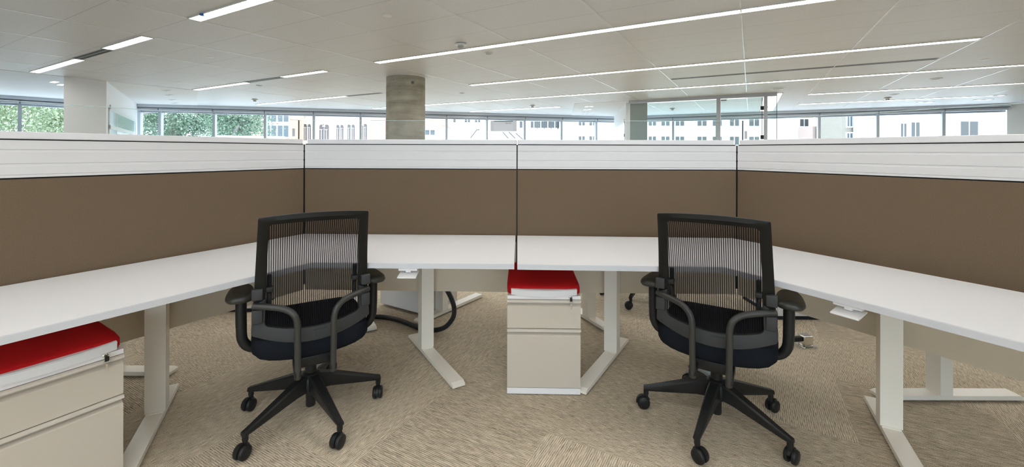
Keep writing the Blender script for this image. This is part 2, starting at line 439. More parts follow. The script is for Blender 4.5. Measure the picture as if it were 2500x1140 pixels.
# ---------------------------------------------------------------- windows of the facade
wn = 0
def facade(a, b, ks=None, dists=None, nout=1):
    """bays between mullions; mullion places are distances along a-b"""
    global wn
    u = unit(b[0] - a[0], b[1] - a[1]); L_ = math.hypot(b[0] - a[0], b[1] - a[1])
    out = (-u[1], u[0])
    ds = sorted(d for d in dists if 0.05 < d < L_ - 0.05)
    ed = [0.0] + ds + [L_]
    for i in range(len(ed) - 1):
        d0, d1 = ed[i], ed[i + 1]
        wn += 1
        w = struct(bpy.data.objects.new('window_%d' % wn, None)); COL.objects.link(w)
        w.location = (a[0] + u[0] * d0, a[1] + u[1] * d0, 0); w.rotation_euler = (0, 0, math.atan2(u[1], u[0]))
        l = d1 - d0
        MB().box(0, l, 0, 0.25, 0.0, 0.70).box(0, l, -0.03, 0.25, 0.70, 0.73).build('window_sill', M['wall'], w)
        MB().box(-0.035, 0.035, -0.02, 0.13, 0.73, HC - 0.11).build('mullion', M['alu'], w)
        MB().box(0, l, 0.05, 0.13, HC - 0.22, HC).box(0, l, 0.02, 0.10, 0.73, 0.79).build('window_frame', M['alu'], w)
        MB().box(0.03, l - 0.03, 0.065, 0.078, 0.76, HC - 0.15).build('pane', M['pane'], w)
        MB().box(0, l, -0.20, -0.17, HC - 0.085, HC).box(0, l, -0.17, 0.05, HC - 0.02, HC).build('shade_pocket', M['shade'], w)
        MB().box(0.015, l - 0.015, -0.10, -0.01, HC - 0.175, HC - 0.095, 0.012).build('roller_shade', M['shade'], w)
        MB().box(0, l, -0.165, -0.12, HC - 0.10, HC - 0.02).build('shade_gap', M['shadedark'], w)

def mull(a, b, ks):
    u = unit(b[0] - a[0], b[1] - a[1]); r = []
    for k in ks:
        p = isect(a, u, (0, 0), (k, 1.0)); r.append((p[0] - a[0]) * u[0] + (p[1] - a[1]) * u[1])
    return r
facade(F0a, F01, dists=[0.9, 2.6, 4.3, 6.0] + mull(F0a, F01, [-1.167]))
facade(F01, F12, dists=mull(F01, F12, [-0.835, -0.7068, -0.5854, -0.4699, -0.3592, -0.2560, -0.1553, -0.0592, 0.0301, 0.1175, 0.2]))
facade(F12, F2b, dists=mull(F12, F2b, [0.3816, 0.485, 0.6, 0.7282, 0.867, 1.0233]))

facade((4.0, -6.0), (-4.0, -6.0), dists=[2.0, 4.0, 6.0])  # unseen rear windows, added to light the fronts of legs and pedestals

# ---------------------------------------------------------------- concrete column and partition walls
col = MB().lathe([(0.345, 0.0), (0.345, HC - 0.03), (0.345, HC)], (0, 0, 0), n=48).build('column', M['concrete'], smooth=True)
col.location = (-1.93, 7.66, 0); struct(col, 'round bare concrete column behind the partition')
ring = MB().lathe([(0.346, 0), (0.362, 0), (0.362, 0.007), (0.346, 0.007)], (0, 0, HC - 0.007), n=48).build('column_collar', M['device'], col, smooth=True)
hl = MB().lathe([(0.028, 0.0), (0.028, 0.006), (0.0, 0.004)], (0.19, -0.288, HC - 0.135), (0.55, -0.83, 0), 20).build('tie_hole', M['bark'], col, smooth=True)

P1, P2 = (-8.10, 7.62), (-7.835, 8.147)
w1 = unit(-10.98 - P2[0], 12.4 - P2[1]); wl = 4.95
P3 = (P2[0] + w1[0] * wl, P2[1] + w1[1] * wl); P4 = (P1[0] + w1[0] * (wl - 0.2), P1[1] + w1[1] * (wl - 0.2))
wb = struct(MB().prism([P1, P2, P3, P4], 0, HC - 0.006).build('wall_partition_left', M['gypsum']), 'white partition wall running from the ceiling edge to the windows')
def wall_board(p, u, out, d0, d1, dm, ztop, zrail, nm, label):
    t = thing(nm, label, 'glass panel', (p[0], p[1], 0), math.atan2(u[1], u[0]))
    s = 1 if (-u[1] * out[0] + u[0] * out[1]) > 0 else -1
    y0, y1 = sorted((s * 0.002, s * 0.018))
    MB().box(d0, d1, y0, y1, ztop - 0.05, ztop).box(d0, d0 + 0.06, y0, y1, 0.02, ztop).box(d1 - 0.06, d1, y0, y1, 0.02, ztop).box(d0, d1, y0, y1, zrail - 0.04, zrail + 0.04).box(dm - 0.03, dm + 0.03, y0, y1, 0.02, ztop).build('frame', M['white'], t)
    y0, y1 = sorted((s * 0.004, s * 0.014))
    MB().box(d0 + 0.06, dm - 0.03, y0, y1, zrail + 0.04, ztop - 0.05).build('upper_pane', M['board'], t)
    MB().box(dm + 0.03, d1 - 0.06, y0, y1, zrail + 0.04, ztop - 0.05).build('upper_pane', M['board'], t)
    MB().box(d0 + 0.06, d1 - 0.06, y0, y1, 0.06, zrail - 0.04).build('lower_pane', M['board'], t)
    y0, y1 = sorted((s * 0.018, s * 0.034))
    for zc in (zrail, ztop + 0.02): MB().box(d0 - 0.01, d0 + 0.03, y0, y1, zc - 0.04, zc + 0.04).build('hinge', M['alu'], t)
    return t
wall_board(P2, w1, (w1[1], -w1[0]), 0.22, 4.45, 1.15, 2.12, 1.74, 'glazed_panel', 'white framed glass panel reflecting trees on the left partition wall')
Q2 = (3.12, 11.55); q1 = unit(3.85 - Q2[0], 16.0 - Q2[1])
struct(MB().prism([Q2, (Q2[0] + q1[0] * 4.3, Q2[1] + q1[1] * 4.3), (Q2[0] + q1[0] * 4.25 + 0.12, Q2[1] + q1[1] * 4.25), (Q2[0] + 0.12, Q2[1] + 0.02)], 0, HC - 0.006).build('wall_partition_right', M['gypsum']), 'white wall running from the glass room to the windows')
wall_board(Q2, q1, (-q1[1], q1[0]), 0.25, 3.9, 1.0, 2.12, 1.74, 'glazed_panel', 'white framed glass panel on the wall beside the glass room')

# glass fronted room
R0, R1 = (3.06, 11.04), (5.93, 9.43)
ru = unit(R1[0] - R0[0], R1[1] - R0[1]); rl = math.hypot(R1[0] - R0[0], R1[1] - R0[1])
gr = thing('glass_partition', 'grey framed glass office front with a green grey end panel under the ceiling', 'glass partition', (R0[0], R0[1], 0), math.atan2(ru[1], ru[0]))
def along(k):
    p = isect(R0, ru, (0, 0), (k, 1.0)); return (p[0] - R0[0]) * ru[0] + (p[1] - R0[1]) * ru[1]
dp0, dp1, de0, de1 = along((1580 - 1250) / 1030), along((1754 - 1250) / 1030), along((1869 - 1250) / 1030), along((1897 - 1250) / 1030)
MB().box(0, de1, -0.04, 0.06, HC - 0.075, HC - 0.002).build('header', M['alu'], gr)
MB().box(dp1 - 0.042, dp1 + 0.042, -0.05, 0.05, 0, HC - 0.075).build('post', M['alu'], gr)
MB().box(de0 - 0.036, de0 + 0.036, -0.05, 0.05, 0, HC - 0.075).build('post', M['alu'], gr)
MB().box(0.03, dp0, -0.01, 0.01, 0.0, HC - 0.08).build('end_panel', M['greyglass'], gr)
mid = along((1639 - 1250) / 1030)
MB().box(dp0 + 0.004, mid - 0.003, -0.006, 0.006, 0.02, HC - 0.08).build('glass_pane', M['room_glass'], gr)
MB().box(mid + 0.003, dp1 - 0.045, -0.006, 0.006, 0.02, HC - 0.08).build('glass_pane', M['room_glass'], gr)
MB().box(de0 + 0.04, de1 - 0.012, -0.006, 0.006, 0.02, HC - 0.08).build('glass_pane', M['room_glass'], gr)
MB().box(de1 - 0.012, de1, -0.008, 0.008, 0.02, HC - 0.08).build('glass_edge', M['darkpost'], gr)
gd = MB().box(dp1 + 0.055, de0 - 0.075, -0.007, 0.007, 0.01, HC - 0.10).build('door', M['room_glass'], gr)
gd['label'] = 'clear glass door between the two posts'
MB().box(de0 - 0.075, de0 - 0.062, -0.010, 0.010, 0.01, HC - 0.10).build('edge_strip', M['darkpost'], gd)
for z in (2.28, 1.62):
    MB().box(de0 - 0.10, de0 - 0.036, -0.022, 0.022, z - 0.045, z + 0.045).build('hinge', M['slot'], gd)
MB().box(dp1 + 0.05, dp1 + 0.17, -0.03, 0.03, HC - 0.13, HC - 0.095, 0.01).build('door_closer', M['devicegrey'], gd)

# ---------------------------------------------------------------- ceiling lights, diffusers and devices
def strip(label, g, c0, c1, group='linear ceiling lights', louvers=True):
    x, y = gc(g, c0)
    t = thing('ceiling_light', label, 'ceiling light', (x, y, HC), -GA, group)
    l = c1 - c0; w = 0.052
    MB().box(0, l, -w - 0.013, -w, -0.010, 0.0).box(0, l, w, w + 0.013, -0.010, 0.0).box(-0.013, 0, -w - 0.013, w + 0.013, -0.010, 0).box(l, l + 0.013, -w - 0.013, w + 0.013, -0.010, 0).build('frame', M['trim'], t)
    MB().box(0.004, l - 0.004, -w, w, -0.002, 0.0).build('diffuser', M['lamp'], t)
    if louvers:
        lv = MB()
        n = int(l / 0.075)
        for i in range(1, n): lv.box(i * l / n - 0.0018, i * l / n + 0.0018, -w, w, -0.010, -0.003)
        lv.build('louver', M['louver'], t)
    return t
def vane(label, g, c0, c1):
    x, y = gc(g, c0)
    t = thing('slot_diffuser', label, 'air diffuser', (x, y, HC), -GA, 'ceiling slot diffusers')
    l = c1 - c0
    MB().box(0, l, -0.058, -0.053, -0.004, 0).box(0, l, 0.053, 0.058, -0.004, 0).box(0, l, -0.007, 0.007, -0.004, 0).build('rail', M['devicegrey'], t)
    MB().box(0.003, l - 0.003, -0.052, -0.009, -0.003, 0).build('slot', M['slot'], t)
    MB().box(0.003, l - 0.003, 0.009, 0.052, -0.003, 0).build('slot', M['slot'], t)
TK = lambda k: -0.083 + 1.213 * k
strip('ceiling light strip with blue tape on its edge at the top of the photo', 2.14, TK(-4) + 0.02, TK(2))
bt = MB().box(-0.02, 0.02, -0.012, 0.012, -0.02, 0.0).build('tape', M['tape']); bt.location = (*gc(2.075, -4.62), HC - 0.0105)
tag(bt, 'small blue tape tab stuck to the edge of a ceiling light', 'tape')
strip('short ceiling light between a black slot diffuser and the tape-marked light', 2.20, TK(-6) + 0.02, TK(-5) - 0.02)
vane('black double slot diffuser between two short lights above the left panel', 2.23, TK(-7) + 0.02, TK(-6))
strip('short ceiling light ending at the ceiling edge above the white partition wall', 2.26, -10.68, TK(-7))
strip('long ceiling light starting above the concrete column, nearest of the long strips', 4.52, TK(-4) + 0.04, TK(5))
strip('short ceiling light left of the column, right of a blue grey slot', 4.58, TK(-6) + 0.02, TK(-5) - 0.02)
vane('slot diffuser left of the concrete column in the second light row', 4.60, TK(-7) + 0.02, TK(-6))
strip('short ceiling light left of the column at the ceiling edge in the second row', 4.63, -10.6, TK(-7))
strip('long ceiling light starting right of the column, ending at a grid line', 6.97, TK(-4) + 0.04, TK(2) - 0.03)
vane('slot diffuser line running behind the concrete column', 6.95, TK(-7) + 0.03, TK(-6))
strip('thin ceiling light left of the column in the third row', 6.94, -12.3, TK(-7))
strip('long thin ceiling light running behind the column across to the right edge', 9.36, -10.3, TK(5))
vane('long blue grey slot diffuser between two long lights at the right', 8.18, TK(-1) + 0.02, TK(2) - 0.04)
strip('thin ceiling light right of the glass room, starting at a grid line', 11.80, TK(1) + 0.02, TK(4))
strip('short far ceiling light above the windows in the middle', 11.62, -8.2, TK(-4), louvers=False)
strip('farthest thin ceiling light at the right, close to the windows', 14.1, TK(1) + 0.02, TK(4) - 0.1, louvers=False)
strip('ceiling light inside the glass room', 11.75, TK(-2) + 0.1, TK(0) - 0.05, louvers=False)
for g, spans in ((-0.28, ((-2.5, 2.33),)), (-1.49, ((-2.5, 2.33),)), (-2.7, ((-3.7, 3.5),))):  # middle row is extra, added to brighten the floor and pedestal fronts
    for c0, c1 in spans:
        strip('unseen ceiling light strip behind the camera', g, c0, c1, 'ceiling lights behind the camera', louvers=False)
lx, ly = gc(11.2, 0.44)
sl = thing('ceiling_light', 'bright broad light band behind the clear end pane of the glass room', 'ceiling light', (lx, ly, HC), -GA + PI / 2)
MB().box(0, 4.6, -0.19, 0.19, -0.012, 0).build('frame', M['trim'], sl)
MB().box(0.02, 4.58, -0.17, 0.0, -0.016, -0.012).build('diffuser', M['down'], sl)
MB().box(0.02, 4.58, -0.16 + 0.18, 0.17, -0.016, -0.012).build('diffuser', M['down'], sl)

def disc(label, x, y, r=0.043):
    o = MB().lathe([(0.0, -0.006), (r - 0.004, -0.006), (r, -0.003), (r, 0.0), (0.0, 0.0)], (0, 0, 0), (0, 0, 1), 24).build('sprinkler_cover', M['device'], smooth=True)
    o.location = (x, y, HC); tag(o, label, 'sprinkler cover', 'round sprinkler cover plates'); return o
for lb, x, y in (('round sprinkler cover at the top centre of the ceiling, nearest the camera', -1.234, 4.153),
                 ('round sprinkler cover left of the column above the left chair', -4.313, 6.014),
                 ('round sprinkler cover between the two nearest long lights at the right', 3.727, 5.546),
                 ('round sprinkler cover right of the column just above the second long light', 0.54, 7.275),
                 ('round sprinkler cover at the right edge below the second long light', 6.75, 6.023),
                 ('round sprinkler cover at the ceiling edge above the white partition wall', -7.312, 7.84),
                 ('round sprinkler cover left of the glass room header', 2.657, 11.051),
                 ('small round sprinkler cover far left of the column near the windows', -5.496, 10.817),
                 ('round sprinkler cover at the far right near the windows', 9.262, 8.074)):
    disc(lb, x, y)
def sensor(label, x, y, r=0.06):
    t = thing('ceiling_sensor', label, 'ceiling sensor', (x, y, HC), 0.0, 'ceiling sensors')
    MB().lathe([(r * 0.9, 0.0), (r * 1.25, -0.012), (r * 1.25, -0.022), (r * 0.8, -0.03)], n=24).build('base', M['device'], t, smooth=True)
    MB().lathe([(r * 0.62, -0.03), (r * 0.62, -0.052), (r * 0.45, -0.064), (0.0, -0.066)], n=20).build('sensor_head', M['devicegrey'], t, smooth=True)
for lb, x, y in (('white smoke detector touching the nearest long ceiling light above the column', -0.637, 5.218),
                 ('smoke detector near the left windows', -6.668, 10.93),
                 ('smoke detector above the grey sign box', 0.588, 12.188),
                 ('smoke detector hanging right of the glass room', 9.101, 10.227),
                 ('smoke detector seen through the glass room', 4.9, 12.9)):
    sensor(lb, x, y)
def can(label, x, y, r=0.06, core='devicegrey', cat='ceiling speaker', grp='round ceiling speakers'):
    t = thing('ceiling_speaker', label, cat, (x, y, HC), 0.0, grp)
    MB().lathe([(r * 0.78, -0.002), (r * 0.78, -0.010), (r, -0.010), (r * 1.02, -0.002)], n=28).build('rim', M['device'], t, smooth=True)
    MB().lathe([(r * 0.77, -0.003), (r * 0.5, -0.006), (0.0, -0.006)], n=24).build('core', M[core], t, smooth=True)
can('small round ceiling fitting with a dark core below the nearest long light', -0.321, 5.737, 0.055)
can('small round ceiling fitting left of the column under the slot diffuser', -5.172, 8.627, 0.06)
can('small round ceiling fitting right of the column below the second long light', -1.148, 9.66, 0.06)
can('round ceiling fitting on the right between two light strips', 7.635, 7.602, 0.085)
can('round ceiling fitting beside the smoke detector right of the glass room', 8.736, 9.649, 0.085)
can('large round ceiling diffuser above the end of the glass room', 5.534, 8.776, 0.135)
def downlight(label, x, y, grp, on=True, w=0.14):
    t = thing('downlight', label, 'downlight', (x, y, HC - 0.005), -GA, grp)
    MB().box(-w, w, -0.05, 0.05, -0.004, 0).build('frame', M['device'], t)
    for s in (-1, 1):
        MB().box(s * w / 2 - 0.045, s * w / 2 + 0.045, -0.035, 0.035, -0.006, -0.004).build('lens', M['down'] if on else M['devicegrey'], t)
downlight('lit twin downlight left of the white partition wall', -8.93, 8.23, 'left downlights')
downlight('lit twin downlight left of the wall, nearer the windows', -9.157, 8.57, 'left downlights')
for i, (x, y) in enumerate([(-7.65, 9.342), (-8.209, 10.096), (-8.926, 11.072), (-9.471, 11.833)]):
    downlight('%s of the four unlit downlights in the blue ceiling right of the white wall' % ('nearest', 'second', 'third', 'farthest')[i], x, y, 'unlit left downlights', False)
for i, (x, y) in enumerate([(2.263, 12.418), (2.376, 13.323), (2.469, 14.149), (2.574, 14.918)]):
    downlight('%s of the four downlights beside the wall of the glass room' % ('nearest', 'second', 'third', 'farthest')[i], x, y, 'downlights by the glass room', i < 2)
for i, (x, y) in enumerate([(11.228, 9.804), (11.793, 10.566), (10.874, 11.115)]):
    downlight(('near', 'middle', 'far')[i] + ' twin downlight at the right edge near the end window', x, y, 'right downlights', True, 0.18)
for i, (x, y) in enumerate([(-11.0, 9.45), (-7.046, 12.0), (-6.088, 12.3), (-1.972, 12.83), (10.076, 12.0), (8.724, 12.18)]):
    disc('tiny round ceiling fitting %s' % ('above the far left window', 'by the tree windows, left of a pair', 'by the tree windows, right of a pair', 'right of the column by the windows', 'above the beige building at the right', 'above the pink brick building at the right')[i], x, y, 0.05)

# ---------------------------------------------------------------- work station panels
def panel(label, a, b, cap0=0.002, cap1=0.002, glass0=0.0, glass1=None):
    """a -> b runs left to right as the seated person sees it; local +y is away from the seat"""
    u = unit(b[0] - a[0], b[1] - a[1]); l = math.hypot(b[0] - a[0], b[1] - a[1])
    t = thing('workstation_panel', label, 'partition panel', (a[0], a[1], 0), math.atan2(u[1], u[0]), 'workstation panels')
    e = 0.004
    MB().box(0.003, l - 0.003, 0.012, 0.062, 0.40, 1.327).build('core_frame', M['dark'], t)
    MB().box(cap0, l - cap1, -0.006, 0.082, 1.325, 1.3555, 0.004).build('top_cap', M['cap'], t)
    r = 0.0035
    prof = [(0.012, 1.1665), (0.001, 1.1665), (0.001, 1.1755), (0.003, 1.1775), (0.0, 1.1795),
            (0.0, 1.2125), (r * 0.3, 1.2135), (r, 1.2235), (0.0, 1.2245), (0.0, 1.2705), (r * 0.3, 1.2715), (r, 1.2815), (0.0, 1.2825), (0.0, 1.320), (0.012, 1.320)]
    MB().profx(prof, e, l - e).build('slat_tile', M['tile'], t)
    MB().box(e, l - e, 0.0, 0.012, 0.695, 1.1600, 0.003).build('fabric_tile', M['fabric'], t)
    MB().box(e, l - e, 0.004, 0.012, 0.366, 0.692).build('kick_plate', M['kick'], t)
    MB().box(e, l - e, 0.062, 0.074, 0.366, 1.320, 0.003).build('rear_tile', M['fabric'], t)
    g1 = l if glass1 is None else glass1
    MB().box(glass0, g1, 0.034, 0.042, 1.3555, 1.481).build('glass_screen', M['screen'], t)
    MB().box(glass0, g1, 0.0335, 0.0425, 1.4805, 1.4825).build('screen_edge', M['glassedge'], t)
    return t, u, l
CL, CM, CR = (-1.366, 2.775), (0.033, 2.735), (1.442, 2.705)
LD, RD = (-0.527, -0.850), (0.508, -0.861)
LE = (CL[0] + LD[0] * 1.9, CL[1] + LD[1] * 1.9)
RE = (CR[0] + RD[0] * 1.9, CR[1] + RD[1] * 1.9)
pl = panel('left wing panel of white slats over brown fabric', LE, CL, 0.002, 0.014)
pcl = panel('centre panel of white slats over brown fabric, between left corner and middle seam', CL, CM, 0.022, 0.002)
pcr = panel('centre panel of white slats over brown fabric, between middle seam and right corner', CM, CR, 0.002, 0.020)
pr_ = panel('right wing panel of white slats over brown fabric', CR, RE, 0.020, 0.002)
t = pcl[0]; l = pcl[2]
MB().box(l - 0.003, l + 0.003, 0.020, 0.032, 1.3555, 1.372).build('clamp', M['white'], t)
MB().box(1.838, 1.855, 0.0315, 0.0335, 1.374, 1.425).build('sticker', M['boxgrey2'], pl[0])
MB().box(0.030, 0.047, 0.0315, 0.0335, 1.363, 1.415).build('sticker', M['boxgrey2'], pr_[0])
for (t, u, l), x, lab in ((pl, 1.885, 'left'), (pr_, 0.015, 'right')):
    MB().box(x - 0.002, x + 0.002, 0.034, 0.042, 1.335, 1.482).box(x - 0.004, x + 0.004, 0.032, 0.044, 1.327, 1.345).build('screen_post', M['darkpost'], t)
for (t, u, l), x, side in ((pcl, 0.0, -1), (pcr, 0.0, 0), (pcr, pcr[2], 1)):
    w = 0.036 if side else 0.012
    MB().box(x - w, x + w, 0.006 if side == 0 else 0.010, 0.06, 0.40, 1.322).build('connector_post', M['dark'], t)
# ---------------------------------------------------------------- desks
def desk_leg(t, rear, d, post_at=0.255, ln=0.74, ztop=0.711):
    """T leg: rear end of the foot, direction of the foot on plan (world), parts parented to the desk Empty at the origin"""
    d = unit(*d); n = (-d[1], d[0])
    loc = lambda a, b: (rear[0] + d[0] * a + n[0] * b, rear[1] + d[1] * a + n[1] * b)
    hw = 0.036
    lg = MB()
    lg.ob(loc(post_at - 0.032, -0.040), d, n, 0.064, 0.080, 0.036, 0.58)
    lg.ob(loc(post_at - 0.028, -0.036), d, n, 0.056, 0.072, 0.58, ztop - 0.012)
    lg.ob(loc(post_at - 0.18, -0.032), d, n, 0.50, 0.064, ztop - 0.012, ztop)
    lo = lg.build('leg', M['leg'], t)
    f = MB()
    prof = [(0.0, 0.012), (0.0, 0.024), (0.022, 0.032), (ln - 0.022, 0.032), (ln, 0.022), (ln, 0.010), (0.0, 0.010)]
    P = [loc(a, -hw) + (z,) for a, z in prof]; Q = [loc(a, hw) + (z,) for a, z in prof]; k = len(prof)
    f.add(P + Q, [tuple(range(k)), tuple(range(2 * k - 1, k - 1, -1))] + [(k + i, k + (i + 1) % k, (i + 1) % k, i) for i in range(k)])
    f.ob(loc(post_at - 0.038, -0.034), d, n, 0.076, 0.068, 0.032, 0.037)
    f.build('foot', M['leg'], lo)
    gl = MB()
    for a in (0.045, ln - 0.045):
        p = loc(a, 0); gl.lathe([(0.014, 0.0), (0.014, 0.006), (0.006, 0.007), (0.006, 0.012)], (p[0], p[1], 0), n=14)
    gl.build('glide', M['devicegrey'], lo)
    return lo

def worktop(t, poly, z1=0.737, th=0.026, name='worktop'):
    bm = bmesh.new()
    a = sum(poly[i][0] * poly[(i + 1) % len(poly)][1] - poly[(i + 1) % len(poly)][0] * poly[i][1] for i in range(len(poly)))
    if a < 0: poly = poly[::-1]
    vs = [bm.verts.new((x, y, z1 - th)) for x, y in poly]
    f = bm.faces.new(vs); r = bmesh.ops.extrude_face_region(bm, geom=[f])
    for v in r['geom']:
        if isinstance(v, bmesh.types.BMVert): v.co.z = z1
    bmesh.ops.recalc_face_normals(bm, faces=bm.faces)
    bmesh.ops.bevel(bm, geom=[e for e in bm.edges if all(abs(v.co.z - z1) < 1e-5 for v in e.verts)], offset=0.0018, segments=2, affect='EDGES')
    me = bpy.data.meshes.new(name); bm.to_mesh(me); bm.free()
    me.materials.append(M['laminate']); me.materials.append(M['edge'])
    for p in me.polygons:
        if abs(p.normal.z) < 0.3: p.material_index = 1
    o = bpy.data.objects.new(name, me); COL.objects.link(o); o.parent = t
    return o

def paddle(t, x, y, ang, z=0.711):
    """height control lever under the front edge; ang: direction of the edge"""
    o = bpy.data.objects.new('height_paddle', None)
    ca, sa = math.cos(ang), math.sin(ang)
    def tr(px, py, pz): return (x + ca * px - sa * py, y + sa * px + ca * py, pz)
    m = MB()
    def bx(x0, x1, y0, y1, z0, z1, sh=0.0):
        vs = [tr(px, py, pz + (sh if py == y0 else 0)) for pz in (z0, z1) for px, py in ((x0, y0), (x1, y0), (x1, y1), (x0, y1))]
        m.add(vs, [(3, 2, 1, 0), (4, 5, 6, 7), (0, 1, 5, 4), (1, 2, 6, 5), (2, 3, 7, 6), (3, 0, 4, 7)])
    bx(-0.045, 0.045, 0.012, 0.075, z - 0.014, z)
    bx(-0.012, 0.012, 0.02, 0.06, z - 0.024, z - 0.014)
    bx(-0.045, 0.045, -0.012, 0.062, z - 0.030, z - 0.025, -0.014)
    return m.build('height_paddle', M['pedwhite'], t)

# left station
kb = -0.0133; kf = -0.0154
LBc = isect((-1.555, 2.467), (-LD[0], -LD[1]), (-0.949, 2.775), (1.0, kb))
LFc = isect((-1.132, 1.797), (-LD[0], -LD[1]), (-0.700, 2.046), (1.0, kf))
LBe = (LBc[0] + LD[0] * 1.75, LBc[1] + LD[1] * 1.75)
LFe = (-1.132 + LD[0] * 1.03, 1.797 + LD[1] * 1.03)
LBc = (LBc[0] + 0.005, LBc[1] - 0.018); LBe = (LBe[0] + 0.006, LBe[1] - 0.004)
dl = thing('corner_desk', 'white corner desk left of the middle seam, chair tucked in its corner', 'desk', (0, 0, 0), 0, 'white corner desks')
worktop(dl, [LBe, LBc, (0.0245, 2.728), (0.0125, 2.035), LFc, LFe])
desk_leg(dl, (-0.674, 2.90), (0.53, -0.848), 0.24)
desk_leg(dl, (-1.823, 2.262), (0.455, -0.89), 0.262)
paddle(dl, -0.506, 2.042, math.atan(kf))
# right station
kb2 = -0.0562; kf2 = -0.0398
RBc = isect((1.542, 2.403), RD, (0.036, 2.737), (1.0, kb2))
RFc = isect((1.134, 1.765), RD, (0.027, 2.030), (1.0, kf2))
RBe = (RBc[0] + RD[0] * 1.75, RBc[1] + RD[1] * 1.75)
RFe = (1.134 + RD[0] * 1.12, 1.765 + RD[1] * 1.12)
dr = thing('corner_desk', 'white corner desk right of the middle seam, chair tucked in its corner', 'desk', (0, 0, 0), 0, 'white corner desks')
worktop(dr, [RBe, RBc, (0.036, 2.727), (0.027, 2.030), RFc, RFe])
desk_leg(dr, (0.757, 2.848), (-0.535, -0.845), 0.235)
desk_leg(dr, (1.853, 2.166), (-0.46, -0.888), 0.26)
paddle(dr, 1.249, 1.578, math.atan2(RD[1], RD[0]))
# far side desks: their legs show below the panels
def far_desk(label, poly, legs):
    t = thing('far_desk', label, 'desk', (0, 0, 0), 0, 'desks on the far side')
    worktop(t, poly)
    for r, d, pa in legs: desk_leg(t, r, d, pa)
    return t
far_desk('desk beyond the left centre panel, its leg seen behind the black cable', [(-1.25, 2.90), (-0.05, 2.865), (-0.03, 3.55), (-1.05, 3.56)], [((-0.699, 3.115), (0.575, 0.818), 0.26), ((-0.99, 2.985), (-0.5, 0.866), 0.26)])
far_desk('desk beyond the right centre panel, its leg seen beside the centre pedestal', [(0.10, 2.86), (1.30, 2.83), (1.0, 3.52), (0.12, 3.55)], [((0.685, 3.01), (-0.43, 0.90), 0.22)])
rn = (0.861, 0.508); ln_ = (-0.850, 0.527)
def offp(p, d, s, n, o): return (p[0] + d[0] * s + n[0] * o, p[1] + d[1] * s + n[1] * o)
far_desk('desk beyond the right wing panel, its white foot seen at the right edge', [offp(CR, RD, 0.35, rn, 0.13), offp(CR, RD, 1.7, rn, 0.13), offp(CR, RD, 1.7, rn, 0.80), offp(CR, RD, 0.55, rn, 0.80)], [((1.90, 2.20), (1.0, 0.0), 0.33)])
far_desk('desk beyond the left wing panel, its white foot seen behind the near left leg', [offp(CL, LD, 0.35, ln_, 0.13), offp(CL, LD, 1.7, ln_, 0.13), offp(CL, LD, 1.7, ln_, 0.80), offp(CL, LD, 0.55, ln_, 0.80)], [((-1.93, 2.412), (-1.0, 0.0), 0.34)])

